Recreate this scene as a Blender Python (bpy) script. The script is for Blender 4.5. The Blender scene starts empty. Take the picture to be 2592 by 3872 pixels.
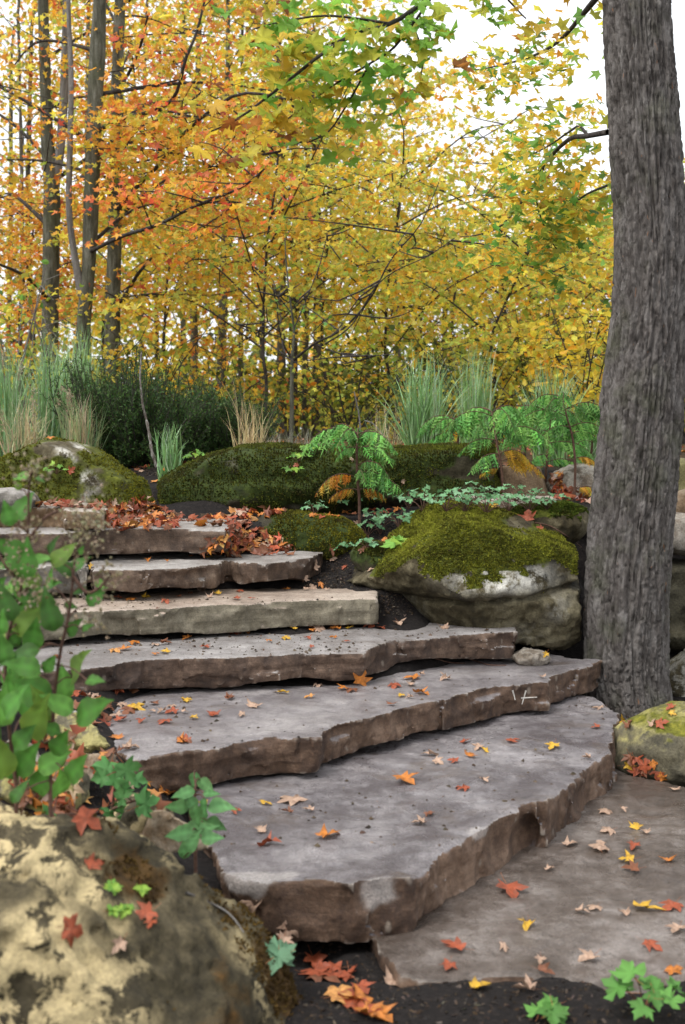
import bpy, math, random
import numpy as np
from mathutils import Vector, Matrix
from mathutils.bvhtree import BVHTree

random.seed(7)
RNG = np.random.default_rng(11)
SC = bpy.context.scene
COL = SC.collection

# ------------------------------------------------------------------ camera, sky, sun, exposure
F, CX, CY, HOR, H = 4546.0, 1296.0, 1936.0, 1628.0, 1.48
PITCH = math.atan((CY - HOR) / F)
cam_d = bpy.data.cameras.new('camera')
cam_d.sensor_fit = 'VERTICAL'
cam_d.sensor_height = 23.6
cam_d.sensor_width = 15.8
cam_d.lens = F / 3872.0 * 23.6
cam_d.clip_start = 0.05
cam_d.clip_end = 2000
cam_d.dof.use_dof = True
cam_d.dof.focus_distance = 6.6
cam_d.dof.aperture_fstop = 2.3
cam = bpy.data.objects.new('camera', cam_d)
COL.objects.link(cam)
cam.location = (0, 0, H)
cam.rotation_euler = (math.pi / 2 - PITCH, 0, 0)
SC.camera = cam

SUN_EL, SUN_AZ = math.radians(60), math.radians(232)     # high and to the left, behind thick cloud
world = bpy.data.worlds.new('World')
SC.world = world
world.use_nodes = True
wn = world.node_tree
bg = wn.nodes['Background']
sky = wn.nodes.new('ShaderNodeTexSky')
sky.sky_type = 'NISHITA'
sky.sun_disc = False
sky.sun_elevation = SUN_EL
sky.sun_rotation = SUN_AZ
sky.dust_density = 6.0
hs = wn.nodes.new('ShaderNodeHueSaturation')
hs.inputs['Saturation'].default_value = 0.12              # a closed grey-white cloud cover
wn.links.new(sky.outputs[0], hs.inputs['Color'])
cl = wn.nodes.new('ShaderNodeMix'); cl.data_type = 'RGBA'
cl.inputs[0].default_value = 0.5
wn.links.new(hs.outputs[0], cl.inputs[6])
cl.inputs[7].default_value = (8.6, 8.9, 9.3, 1)
wn.links.new(cl.outputs[2], bg.inputs['Color'])
bg.inputs['Strength'].default_value = 0.15
sun_d = bpy.data.lights.new('sun', 'SUN')
sun_d.energy = 1.2
sun_d.angle = math.radians(18)
sun_d.color = (1.0, 0.96, 0.9)
sun = bpy.data.objects.new('sun', sun_d)
COL.objects.link(sun)
_sd = Vector((math.sin(SUN_AZ) * math.cos(SUN_EL), math.cos(SUN_AZ) * math.cos(SUN_EL), math.sin(SUN_EL)))
sun.rotation_euler = _sd.to_track_quat('Z', 'Y').to_euler()
vs = SC.view_settings
vs.view_transform = 'Standard'
vs.look = 'None'
vs.exposure = 0.68
vs.gamma = 1.0
SC.render.engine = 'CYCLES'
SC.cycles.max_bounces = 8
SC.cycles.diffuse_bounces = 4
SC.cycles.glossy_bounces = 2
SC.cycles.transmission_bounces = 4
SC.cycles.transparent_max_bounces = 4

# ------------------------------------------------------------------ pixel -> world helpers
ct, st = math.cos(PITCH), math.sin(PITCH)
def ray(x, y):
    r, u = (x - CX) / F, (CY - y) / F
    return Vector((r, ct + u * st, -st + u * ct))
def atZ(x, y, z):
    d = ray(x, y); t = (z - H) / d.z
    return (d.x * t, d.y * t)
def at(x, y, Y):
    d = ray(x, y); t = Y / d.y
    return Vector((d.x * t, Y, H + d.z * t))

# ------------------------------------------------------------------ numeric helpers
_TAB = np.random.default_rng(3).random(8192)
def vnoise(p, seed=0):
    p = np.asarray(p, float)
    i = np.floor(p).astype(np.int64); f = p - i
    u = f * f * f * (f * (f * 6 - 15) + 10)
    def h(a, b, c):
        n = (a * 73856093) ^ (b * 19349663) ^ (c * 83492791) ^ (seed * 2654435)
        n = (n ^ (n >> 13)) * 1274126177
        return _TAB[(n ^ (n >> 16)) & 8191]
    x, y, z = i[..., 0], i[..., 1], i[..., 2]
    ux, uy, uz = u[..., 0], u[..., 1], u[..., 2]
    def lx(yy, zz): 
        a = h(x, yy, zz); return a + (h(x + 1, yy, zz) - a) * ux
    def ly(zz):
        a = lx(y, zz); return a + (lx(y + 1, zz) - a) * uy
    a = ly(z)
    return (a + (ly(z + 1) - a) * uz) * 2 - 1
def fbm(p, oct=4, seed=0, gain=0.5):
    s, a, t = 0.0, 1.0, 0.0
    p = np.asarray(p, float)
    for k in range(oct):
        s = s + a * vnoise(p, seed + k * 17); t += a
        p = p * 2.03 + 11.3; a *= gain
    return s / t
def cells(p, seed=0):
    i = np.floor(np.asarray(p, float)).astype(np.int64)
    n = (i[..., 0] * 73856093) ^ (i[..., 1] * 19349663) ^ (i[..., 2] * 83492791) ^ (seed * 2654435)
    n = (n ^ (n >> 13)) * 1274126177
    return _TAB[(n ^ (n >> 16)) & 8191] * 2 - 1
def sstep(a, b, x):
    t = np.clip((x - a) / (b - a), 0, 1)
    return t * t * (3 - 2 * t)

def new_mesh(name, V, faces_flat, nper, mat=None, smooth=True, attrs=None, cols=None):
    """V (n,3); faces_flat (nf,k) int array or list of arrays with equal k"""
    me = bpy.data.meshes.new(name)
    V = np.ascontiguousarray(V, dtype=np.float32)
    fa = [np.asarray(a, dtype=np.int32) for a in (faces_flat if isinstance(faces_flat, list) else [faces_flat])]
    fa = [a for a in fa if len(a)]
    li = np.concatenate([a.ravel() for a in fa])
    tot = np.concatenate([np.full(len(a), a.shape[1], np.int32) for a in fa])
    start = np.concatenate([[0], np.cumsum(tot)[:-1]]).astype(np.int32)
    me.vertices.add(len(V)); me.vertices.foreach_set('co', V.ravel())
    me.loops.add(len(li)); me.loops.foreach_set('vertex_index', li)
    me.polygons.add(len(tot)); me.polygons.foreach_set('loop_start', start)
    me.update(calc_edges=True)
    me.validate()
    if smooth:
        me.polygons.foreach_set('use_smooth', np.ones(len(me.polygons), bool))
    for k, v in (attrs or {}).items():
        at_ = me.attributes.new(k, 'FLOAT', 'POINT')
        at_.data.foreach_set('value', np.asarray(v, np.float32))
    if cols is not None:
        at_ = me.attributes.new('Col', 'FLOAT_COLOR', 'POINT')
        c4 = np.ones((len(V), 4), np.float32); c4[:, :3] = cols
        at_.data.foreach_set('color', c4.ravel())
    if mat: me.materials.append(mat)
    return me
def link(name, data, parent=None, loc=None):
    o = bpy.data.objects.new(name, data)
    COL.objects.link(o)
    if parent: o.parent = parent
    if loc is not None: o.location = loc
    return o
def tag(o, label=None, cat=None, group=None, kind=None):
    if label: o['label'] = label
    if cat: o['category'] = cat
    if group: o['group'] = group
    if kind: o['kind'] = kind
    return o
def empty(name, loc, label, cat, group=None):
    o = link(name, None, None, loc)
    o.empty_display_size = 0.1
    return tag(o, label, cat, group)

# surface nets on a sampled distance field
def surfnets(D, o, h):
    nx, ny, nz = D.shape
    cs = np.zeros((nx - 1, ny - 1, nz - 1, 3)); cn = np.zeros((nx - 1, ny - 1, nz - 1))
    Q = []
    for ax in range(3):
        a = np.moveaxis(D, ax, 0)
        D0, D1 = a[:-1], a[1:]
        m = (D0 < 0) != (D1 < 0)
        m[:, 0, :] = m[:, -1, :] = False; m[:, :, 0] = m[:, :, -1] = False
        ix = np.argwhere(m)
        if not len(ix): continue
        d0, d1 = D0[m], D1[m]
        t = d0 / (d0 - d1)
        b, c = [(1, 2), (0, 2), (0, 1)][ax]
        pos = np.zeros((len(ix), 3)); pos[:, ax] = ix[:, 0] + t; pos[:, b] = ix[:, 1]; pos[:, c] = ix[:, 2]
        q = []
        for db, dc in ((-1, -1), (0, -1), (0, 0), (-1, 0)):
            cell = np.zeros((len(ix), 3), int)
            cell[:, ax] = ix[:, 0]; cell[:, b] = ix[:, 1] + db; cell[:, c] = ix[:, 2] + dc
            np.add.at(cs, tuple(cell.T), pos); np.add.at(cn, tuple(cell.T), 1)
            q.append(np.ravel_multi_index(tuple(cell.T), cn.shape))
        q = np.stack(q, 1)
        flip = (d0 < 0) if ax != 1 else ~(d0 < 0)
        q[~flip] = q[~flip][:, ::-1]
        Q.append(q)
    Q = np.concatenate(Q)
    act = cn > 0
    idx = np.full(cn.size, -1); idx[act.ravel()] = np.arange(act.sum())
    V = cs[act] / cn[act][:, None] * h + np.asarray(o)
    return V, idx[Q]
def vnormals(V, Q):
    a = V[Q[:, 2]] - V[Q[:, 0]]; b = V[Q[:, 3]] - V[Q[:, 1]]
    n = np.cross(a, b); N = np.zeros_like(V)
    for k in range(4): np.add.at(N, Q[:, k], n)
    return N / (np.linalg.norm(N, axis=1, keepdims=True) + 1e-12)
def grid_pts(lo, hi, h):
    ax = [np.arange(lo[k], hi[k] + h, h) for k in range(3)]
    return np.stack(np.meshgrid(*ax, indexing='ij'), -1)

# tubes: list of (points (n,3), radii (n,)) -> verts, quads
def tubes(lst, sides=6):
    VV, QQ, base = [], [], 0
    ang = np.arange(sides) * 2 * math.pi / sides
    for P, R in lst:
        P = np.asarray(P, float); R = np.asarray(R, float) * np.ones(len(P)); n = len(P)
        T = np.gradient(P, axis=0); T /= np.linalg.norm(T, axis=1, keepdims=True) + 1e-9
        ref = np.where(np.abs(T[:, 2:3]) > 0.9, np.array([[1.0, 0, 0]]), np.array([[0, 0, 1.0]]))
        if abs(T[:, 2]).max() > 0.9: ref = np.tile(np.array([[1.0, 0.13, 0]]), (n, 1))
        A = np.cross(T, ref); A /= np.linalg.norm(A, axis=1, keepdims=True) + 1e-9
        B = np.cross(T, A)
        V = P[:, None] + R[:, None, None] * (np.cos(ang)[None, :, None] * A[:, None] + np.sin(ang)[None, :, None] * B[:, None])
        VV.append(V.reshape(-1, 3))
        i = np.arange(n - 1)[:, None] * sides; j = np.arange(sides)[None]; j2 = (j + 1) % sides
        QQ.append(np.stack([i + j, i + j2, i + sides + j2, i + sides + j], -1).reshape(-1, 4) + base)
        base += n * sides
    return np.concatenate(VV), np.concatenate(QQ)
def smooth_path(P, n=12):
    P = np.asarray(P, float)
    if len(P) < 3:
        t = np.linspace(0, 1, n)[:, None]; return P[0] * (1 - t) + P[-1] * t
    k = len(P); t = np.linspace(0, k - 1, n); out = []
    for s in t:
        i = min(int(s), k - 2); f = s - i
        p0, p1, p2, p3 = P[max(i - 1, 0)], P[i], P[i + 1], P[min(i + 2, k - 1)]
        out.append(0.5 * (2 * p1 + (p2 - p0) * f + (2 * p0 - 5 * p1 + 4 * p2 - p3) * f * f + (3 * p1 - p0 - 3 * p2 + p3) * f ** 3))
    return np.array(out)

# rotation matrices from normal-ish vectors and spin
def frames(N, spin):
    N = N / (np.linalg.norm(N, axis=1, keepdims=True) + 1e-9)
    ref = np.where(np.abs(N[:, 2:3]) > 0.95, np.array([[1.0, 0, 0]]), np.array([[0, 0, 1.0]]))
    A = np.cross(ref, N); A /= np.linalg.norm(A, axis=1, keepdims=True) + 1e-9
    B = np.cross(N, A)
    c, s = np.cos(spin)[:, None], np.sin(spin)[:, None]
    X = A * c + B * s; Y = -A * s + B * c
    return np.stack([X, Y, N], -1)            # columns
def cloud(name, tv, tf, P, M, S, C, mat, parent=None, smooth=False, jit=0.15):
    """copies of a small template as one mesh"""
    tv = np.asarray(tv, float); tf = np.asarray(tf, int); n, k = len(P), len(tv)
    S = np.asarray(S, float).reshape(n, -1)
    L = tv[None] * (S[:, None, :] if S.shape[1] == 3 else S[:, :, None])
    if jit: L = L + RNG.normal(0, 1, L.shape) * jit * np.array([0.25, 0.25, 1.0]) * S.mean(1)[:, None, None] * 0.5
    V = np.einsum('nij,nkj->nki', M, L) + P[:, None]
    Fc = (tf[None] + (np.arange(n) * k)[:, None, None]).reshape(-1, tf.shape[1])
    me = new_mesh(name, V.reshape(-1, 3), Fc, None, mat, smooth, cols=np.repeat(C, k, axis=0))
    return link(name, me, parent)

# ------------------------------------------------------------------ leaf templates
def star_leaf(R, tip=1.0, cy=0.3, cup=0.12):
    right = [(x, y) for x, y in R]
    pts = [(0, 0)] + right + [(0, tip)] + [(-x, y) for x, y in right[::-1]]
    V = [(0, cy, 0)] + [(x, y, cup * abs(x) - 0.1 * (y - .3) ** 2) for x, y in pts]
    n = len(pts)
    Fc = [(0, 1 + i, 1 + (i + 1) % n) for i in range(n)]
    V = np.array(V, float); V[:, 1] -= 0.4
    return V, np.array(Fc)
MAPLE_HI = star_leaf([(0.05, 0), (0.25, -0.08), (0.46, -0.04), (0.36, 0.12), (0.48, 0.24), (0.66, 0.52), (0.44, 0.47), (0.38, 0.58), (0.2, 0.45), (0.25, 0.68), (0.15, 0.74)])
MAPLE_LO = star_leaf([(0.42, -.04), (0.3, .14), (0.64, .5), (0.2, .46)])
MAPLE_FAR = star_leaf([(0.45, 0.05), (0.55, .5)], cy=0.4)
def ring_leaf(T, f=.55):
    V, n = T[0], len(T[0]) - 1
    mid = V[0] + (V[1:] - V[0]) * f
    W_ = np.concatenate([V[:1], mid, V[1:]]); Fc = []
    for i in range(n):
        a, b = 1 + i, 1 + (i + 1) % n
        Fc += [(0, a, b), (a, a + n, b + n), (a, b + n, b)]
    return W_, np.array(Fc)
MAPLE_FALL = ring_leaf(star_leaf([(0.22, -0.07), (0.46, -0.05), (0.35, 0.13), (0.47, 0.23), (0.68, 0.52), (0.42, 0.47), (0.19, 0.43), (0.27, 0.68)]))
OVATE = (np.array([(0, 0, 0), (.22, .14, .05), (.3, .38, .06), (.22, .66, .03), (0, 1, -.12), (-.22, .66, .03), (-.3, .38, .06), (-.22, .14, .05), (0, .38, -.01), (0, .68, -.03)], float),
         np.array([(0, 1, 8), (1, 2, 8), (2, 9, 8), (2, 3, 9), (3, 4, 9), (4, 5, 9), (5, 6, 9), (6, 8, 9), (6, 7, 8), (7, 0, 8)]))

# ------------------------------------------------------------------ materials
class NT:
    def __init__(s, name):
        s.m = bpy.data.materials.new(name); s.m.use_nodes = True
        s.t = s.m.node_tree; s.b = s.t.nodes['Principled BSDF']; s.out = s.t.nodes['Material Output']
    def n(s, typ, **kw):
        nd = s.t.nodes.new(typ)
        for k, v in kw.items():
            if k.startswith('i_'): nd.inputs[k[2:].replace('_', ' ')].default_value = v
            else: setattr(nd, k, v)
        return nd
    def l(s, a, b): s.t.links.new(a, b)
    def coord(s, scale=(1, 1, 1), kind='Object'):
        tc = s.n('ShaderNodeTexCoord'); mp = s.n('ShaderNodeMapping'); mp.inputs['Scale'].default_value = scale
        s.l(tc.outputs[kind], mp.inputs[0]); return mp.outputs[0]
    def noise(s, vec, scale, detail=6, rough=0.6, dist=0.0):
        nd = s.n('ShaderNodeTexNoise'); nd.inputs['Scale'].default_value = scale; nd.inputs['Detail'].default_value = detail
        nd.inputs['Roughness'].default_value = rough; nd.inputs['Distortion'].default_value = dist
        s.l(vec, nd.inputs['Vector']); return nd.outputs['Fac']
    def ramp(s, fac, stops):
        nd = s.n('ShaderNodeValToRGB'); e = nd.color_ramp.elements
        while len(e) < len(stops): e.new(0.5)
        for k, (p, c) in enumerate(stops):
            e[k].position = p; e[k].color = (*c, 1) if len(c) == 3 else c
        s.l(fac, nd.inputs[0]); return nd.outputs[0]
    def mix(s, fac, a, b, typ='MIX'):
        nd = s.n('ShaderNodeMix', data_type='RGBA', blend_type=typ)
        for v, i in ((fac, 0), (a, 6), (b, 7)):
            if hasattr(v, 'links'): s.l(v, nd.inputs[i])
            else: nd.inputs[i].default_value = v if i == 0 else ((*v, 1) if len(v) == 3 else v)
        return nd.outputs[2]
    def rng(s, v, a, b, c=0.0, d=1.0):
        nd = s.n('ShaderNodeMapRange'); nd.clamp = True
        for i, x in zip((1, 2, 3, 4), (a, b, c, d)): nd.inputs[i].default_value = x
        s.l(v, nd.inputs[0]); return nd.outputs[0]
    def math(s, op, a, b):
        nd = s.n('ShaderNodeMath', operation=op)
        for v, i in ((a, 0), (b, 1)):
            if hasattr(v, 'links'): s.l(v, nd.inputs[i])
            else: nd.inputs[i].default_value = v
        return nd.outputs[0]
    def bump(s, h, strength=0.5, dist=0.01, nrm=None):
        nd = s.n('ShaderNodeBump'); nd.inputs['Strength'].default_value = strength; nd.inputs['Distance'].default_value = dist
        s.l(h, nd.inputs['Height'])
        if nrm is not None: s.l(nrm, nd.inputs['Normal'])
        return nd.outputs[0]
    def attr(s, name, out='Fac'):
        return s.n('ShaderNodeAttribute', attribute_name=name).outputs[out]
    def nz(s):
        g = s.n('ShaderNodeNewGeometry'); sp = s.n('ShaderNodeSeparateXYZ'); s.l(g.outputs['Normal'], sp.inputs[0]); return sp.outputs[2]
    def point(s): return s.n('ShaderNodeNewGeometry').outputs['Pointiness']
    def done(s, col, rough=0.8, nrm=None, spec=0.4):
        for v, i in ((col, 'Base Color'), (rough, 'Roughness'), (spec, 'Specular IOR Level')):
            if hasattr(v, 'links'): s.l(v, s.b.inputs[i])
            else: s.b.inputs[i].default_value = v if i != 'Base Color' else ((*v, 1) if len(v) == 3 else v)
        if nrm is not None: s.l(nrm, s.b.inputs['Normal'])
        return s.m

def leaf_mat(name, trans=0.35, rough=0.5, spot=0.3):
    t = NT(name)
    c = t.attr('Col', 'Color')
    nz_ = t.noise(t.coord(), 60 if spot < .5 else 5, 2 if spot < .5 else 5)
    c2 = t.mix(t.rng(nz_, 0.38, 0.72, 0.0, spot), c, (0.16, 0.08, 0.02) if spot < .5 else (0.09, 0.035, 0.018), 'MIX')
    t.done(c2, rough, None, 0.3)
    tr = t.n('ShaderNodeBsdfTranslucent'); t.l(c2, tr.inputs[0])
    mx = t.n('ShaderNodeMixShader'); mx.inputs[0].default_value = trans
    t.l(t.b.outputs[0], mx.inputs[1]); t.l(tr.outputs[0], mx.inputs[2]); t.l(mx.outputs[0], t.out.inputs[0])
    return t.m
M_LEAF = leaf_mat('leaf_tissue', 0.55)
M_FALLEN = leaf_mat('fallen_leaf_tissue', 0.12, 0.5, spot=0.6)
M_GREEN = leaf_mat('green_leaf', 0.3, 0.6)
M_GRASS = leaf_mat('grass_blade', 0.25, 0.55)
M_MOSS = leaf_mat('moss_tuft', 0.15, 0.9)

def stone_mat(name, s1, s2, s3, t1, t2, t3, wet=0.5, streak=1.0):
    """cleft slab: worn, partly wet top; brown riven sides with bedding, streaks and pale worn arrises"""
    s1, s2, s3 = (tuple(x * k_ for x in q_) for q_, k_ in ((s1, .85), (s2, .95), (s3, 1.05)))
    t = NT(name); v = t.coord()
    big = t.noise(v, 1.7, 4, 0.55, 0.6); mid = t.noise(v, 11, 8, 0.7, 0.2); fine = t.noise(v, 150, 6, 0.75); grit = t.noise(v, 330, 3, 0.6)
    vs_ = t.noise(t.coord((16, 16, 2.2)), 1.0, 6, 0.65, 0.3)
    hz_ = t.noise(t.coord((2.5, 2.5, 60)), 1.0, 5, 0.6, 0.15)
    side = t.ramp(t.math('ADD', t.math('MULTIPLY', big, 0.45), t.math('MULTIPLY', mid, 0.55)), [(0.40, s1), (0.5, s2), (0.60, s3)])
    side = t.mix(t.math('MULTIPLY', t.rng(vs_, 0.52, 0.70), 0.55 * streak), side, tuple(x * 0.5 for x in s1))
    side = t.mix(t.math('MULTIPLY', t.rng(hz_, 0.50, 0.70), 0.45), side, tuple(x * 0.55 for x in s2))
    fl = t.n('ShaderNodeTexVoronoi'); fl.inputs['Scale'].default_value = 1.0; fl.inputs['Randomness'].default_value = 1.0
    t.l(t.coord((13, 13, 9)), fl.inputs['Vector'])
    flk = t.math('MULTIPLY', t.rng(t.math('ADD', fl.outputs['Distance'], t.math('MULTIPLY', mid, 0.5)), 0.30, 0.40, 1.0, 0.0), t.rng(vs_, 0.40, 0.5))
    side = t.mix(t.math('MULTIPLY', flk, 0.6), side, (0.27, 0.225, 0.18))
    grain = t.ramp(fine, [(0.30, (0.35, 0.35, 0.35)), (0.5, (1, 1, 1)), (0.72, (1.5, 1.48, 1.45))])
    side = t.mix(0.7, side, grain, 'MULTIPLY')
    top = t.ramp(t.math('ADD', t.math('MULTIPLY', big, 0.55), t.math('MULTIPLY', mid, 0.45)), [(0.42, t1), (0.5, t2), (0.58, t3)])
    pit = t.rng(t.noise(v, 42, 5, 0.7, 0.3), 0.56, 0.66)
    top = t.mix(t.math('MULTIPLY', pit, 0.55), top, tuple(x * 0.42 for x in t1))
    top = t.mix(0.85, top, grain, 'MULTIPLY')
    top = t.mix(t.math('MULTIPLY', t.rng(grit, 0.63, 0.70), 0.5), top, (0.05, 0.042, 0.038))
    stain = t.rng(t.noise(t.coord((3, 5, 3)), 1.0, 7, 0.72, 0.7), 0.55, 0.70)
    top = t.mix(t.math('MULTIPLY', stain, 0.5 + 0.25 * wet), top, (0.085, 0.06, 0.042))
    tm = t.rng(t.nz(), 0.60, 0.85)
    col = t.mix(tm, side, top)
    edge = t.math('MULTIPLY', t.rng(t.point(), 0.535, 0.585), t.rng(t.noise(v, 17, 5), 0.40, 0.55))
    col = t.mix(t.math('MULTIPLY', edge, 0.7), col, (0.34, 0.295, 0.25))
    col = t.mix(t.math('MULTIPLY', t.attr('pale'), 0.6), col, t.mix(0.7, (0.38, 0.35, 0.33), grain, 'MULTIPLY'))
    wetn = t.rng(t.noise(v, 3.2, 6, 0.65, 0.5), 0.40, 0.60, 0.58 - 0.40 * wet, 0.76 - 0.36 * wet)
    rg = t.n('ShaderNodeMix', data_type='FLOAT'); t.l(tm, rg.inputs[0]); rg.inputs[2].default_value = 0.75; t.l(wetn, rg.inputs[3])
    hgt = t.math('ADD', t.math('ADD', t.math('MULTIPLY', mid, 0.8), t.math('MULTIPLY', fine, 0.25)), t.math('MULTIPLY', hz_, 0.25))
    return t.done(col, rg.outputs[0], t.bump(hgt, 0.85, 0.016), 0.5)

def rock_mat(name, c1, c2, c3, lichen=(0.5, 0.48, 0.4), lamt=0.5, mossc=(0.045, 0.06, 0.008), scale=1.0, l0=0.43, l1=0.53):
    t = NT(name); v = t.coord((scale,) * 3)
    big = t.noise(v, 3.5, 6, 0.62, 0.5); mid = t.noise(v, 14, 6, 0.68, 0.3); fine = t.noise(v, 90, 4, 0.7)
    col = t.ramp(t.math('ADD', t.math('MULTIPLY', big, 0.65), t.math('MULTIPLY', mid, 0.35)), [(0.38, c1), (0.5, c2), (0.62, c3)])
    li = t.math('MINIMUM', t.math('MULTIPLY', t.attr('pale'), t.rng(t.noise(v, 10, 6, 0.7, 0.3), l0, l1)), 1.0)
    col = t.mix(t.math('MULTIPLY', li, lamt), col, lichen)
    g = t.ramp(fine, [(0.3, (0.5, 0.5, 0.5)), (0.55, (1, 1, 1)), (0.8, (1.3, 1.3, 1.25))])
    col = t.mix(0.8, col, g, 'MULTIPLY')
    ms = t.rng(t.math('ADD', t.attr('moss'), t.math('MULTIPLY', t.math('SUBTRACT', mid, 0.5), 0.7)), 0.40, 0.56)
    mcol = t.ramp(t.noise(v, 25, 5, 0.7), [(0.3, tuple(x * 0.35 for x in mossc)), (0.55, mossc), (0.75, (mossc[0] * 2.2, mossc[1] * 2.0, mossc[2] * 2))])
    col = t.mix(ms, col, mcol)
    h = t.math('ADD', t.math('MULTIPLY', mid, 0.7), t.math('MULTIPLY', fine, 0.4))
    return t.done(col, 0.88, t.bump(h, 0.7, 0.015), 0.25)

def bark_mat(name, c1, c2, c3, green=0.3, sc=1.0, fleck=0.0, zs=0.22):
    t = NT(name); v = t.coord((sc, sc, sc * zs)); v1 = t.coord((sc,) * 3)
    n1 = t.noise(v, 22, 6, 0.65, 0.4); n2 = t.noise(v1, 4, 5, 0.6); fine = t.noise(t.coord((sc, sc, sc * .5)), 120, 4, 0.7)
    col = t.ramp(n1, [(0.33, c1), (0.5, c2), (0.68, c3)])
    col = t.mix(0.6, col, t.ramp(fine, [(0.3, (0.5, 0.5, 0.5)), (0.6, (1.1, 1.1, 1.1)), (0.8, (1.4, 1.4, 1.4))]), 'MULTIPLY')
    col = t.mix(t.math('MULTIPLY', t.rng(n2, 0.5, 0.68), green), col, (0.075, 0.085, 0.04))
    if fleck:
        fl = t.rng(t.noise(t.coord((1, 1, .35)), 38, 3, 0.5), 0.70, 0.74)
        col = t.mix(t.math('MULTIPLY', fl, fleck), col, (0.30, 0.16, 0.09))
    h = t.math('ADD', n1, t.math('MULTIPLY', fine, 0.35))
    return t.done(col, 0.92, t.bump(h, 0.9, 0.02), 0.2)

def plain_mat(name, c1, c2, scale=12, rough=0.9, bump=0.4, bd=0.01):
    t = NT(name); v = t.coord(); n = t.noise(v, scale, 6, 0.68, 0.3)
    return t.done(t.ramp(n, [(0.35, c1), (0.65, c2)]), rough, t.bump(n, bump, bd), 0.25)

BR1, BR2, BR3 = (0.045, 0.022, 0.012), (0.112, 0.064, 0.038), (0.205, 0.132, 0.088)
M_STEP = [
    stone_mat('stone_wet_brown', BR1, BR2, BR3, (0.095, 0.082, 0.085), (0.158, 0.143, 0.147), (0.24, 0.22, 0.222), 1.0),
    stone_mat('stone_brown', BR1, BR2, BR3, (0.14, 0.124, 0.126), (0.208, 0.189, 0.19), (0.285, 0.262, 0.258), 0.7),
    stone_mat('stone_dark_brown', (0.032, 0.017, 0.011), (0.080, 0.047, 0.030), (0.155, 0.100, 0.068), (0.165, 0.148, 0.14), (0.24, 0.222, 0.215), (0.32, 0.30, 0.288), 0.4),
    stone_mat('stone_grey_beige', (0.065, 0.053, 0.034), (0.125, 0.106, 0.070), (0.20, 0.175, 0.125), (0.22, 0.165, 0.125), (0.30, 0.235, 0.185), (0.39, 0.32, 0.26), 0.15, 0.4),
    stone_mat('stone_mid_brown', (0.038, 0.021, 0.013), (0.092, 0.056, 0.035), (0.175, 0.120, 0.082), (0.19, 0.17, 0.155), (0.27, 0.25, 0.232), (0.35, 0.33, 0.308), 0.2),
    stone_mat('stone_grey', (0.07, 0.061, 0.05), (0.13, 0.117, 0.098), (0.21, 0.192, 0.165), (0.185, 0.168, 0.15), (0.265, 0.245, 0.222), (0.35, 0.33, 0.305), 0.2, 0.4),
    stone_mat('stone_rust_brown', (0.058, 0.03, 0.011), (0.115, 0.066, 0.028), (0.18, 0.118, 0.065), (0.19, 0.155, 0.12), (0.27, 0.23, 0.19), (0.35, 0.31, 0.265), 0.1),
]
M_LANDING = stone_mat('stone_landing', BR1, BR2, BR3, (0.062, 0.046, 0.036), (0.115, 0.092, 0.078), (0.20, 0.172, 0.155), 1.0)

# ------------------------------------------------------------------ ground
CP = np.array([(x, y, (.004 if y > 2.5 else -.01) if y < 3.2 else -.12) for x in (-.1, .3, .6, 1.0, 1.3, 1.8, 2.2, 3.2) for y in (1.2, 2.2, 2.85, 3.06, 3.4, 4.0)] +
 [(-.6, 1.2, .0), (-1.4, 1.4, .2), (-.15, 2.6, -.06), (-.12, 3.3, -.03), (0, 3.35, -.04), (-.25, 3.4, .0),
  (1.5, 5.0, -.08), (2.2, 5.0, -.08), (3.2, 5.0, -.05), (1.35, 5.6, -.06), (1.75, 5.5, -.05),
  (-.55, 3.35, .2), (-.9, 3.0, .36), (-1.25, 3.0, .55), (-1.05, 3.7, .42), (-1.0, 4.15, .36), (-.75, 3.95, .22), (-.6, 3.7, .16), (-1.3, 4.3, .50), (-1.7, 3.4, .72), (-2.4, 4, .85),
  (-.45, 3.75, .1), (-1.25, 4.9, .40), (-1.7, 4.7, .55), (-2.3, 5.2, .8), (-1.6, 5.4, .45),
  (.3, 4.2, -.02), (-.3, 4.2, 0.0), (.8, 5.2, .0), (0, 4.9, .1), (-.6, 4.9, .2), (.5, 5.6, .2), (-.5, 5.5, .32), (-1.2, 5.7, .4), (.2, 5.85, .36), (-.9, 6.0, .5), (-.2, 6.15, .5),
  (-1.5, 6.2, .55), (-.9, 6.5, .72), (-.2, 6.6, .68), (-1.8, 6.6, .75), (0.9, 5.6, .05),
  (.15, 6.35, .64), (.3, 6.6, .76), (.5, 7.0, .92), (.1, 6.95, .82), (.25, 6.1, .5), (-.25, 6.95, .86), (.7, 6.25, .4), (1.0, 6.3, .35), (1.1, 6.0, .12), (.8, 5.85, .25),
  (1.38, 6.2, -.02), (1.6, 5.9, -.04), (2, 6, .0), (2.2, 7.2, .5), (1.9, 6.6, .1), (1.5, 6.9, .5), (1.2, 6.9, .75),
  (-.9, 6.95, .95), (-.5, 6.95, .955), (0, 7.2, .97), (.5, 7.4, 1.0), (1.0, 7.3, 1.0), (-1.8, 7, 1.0), (-1, 8, 1.13), (0, 8.3, 1.15), (1, 8.2, 1.05), (1.6, 8, 1.02), (1.5, 7.5, .98), (2.5, 8, 1.0), (-2.5, 7.5, 1.1), (-.95, 7.6, 1.06), (-1.2, 7.45, 1.02), (-1.2, 7.1, .97), (-1.17, 7.8, 1.12)] +
 [(x, 9.2, 1.22) for x in (-4, -2.5, -1, 0, 1, 2.5, 4)] + [(x, 11.0, 1.31) for x in (-5, -2.5, 0, 2.5, 5)] +
 [(-4, 5, .95), (-4, 3, .9), (-4, 7, 1.05), (4.5, 6, .1), (4.5, 4, -.05), (4.5, 8, .95)])
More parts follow.
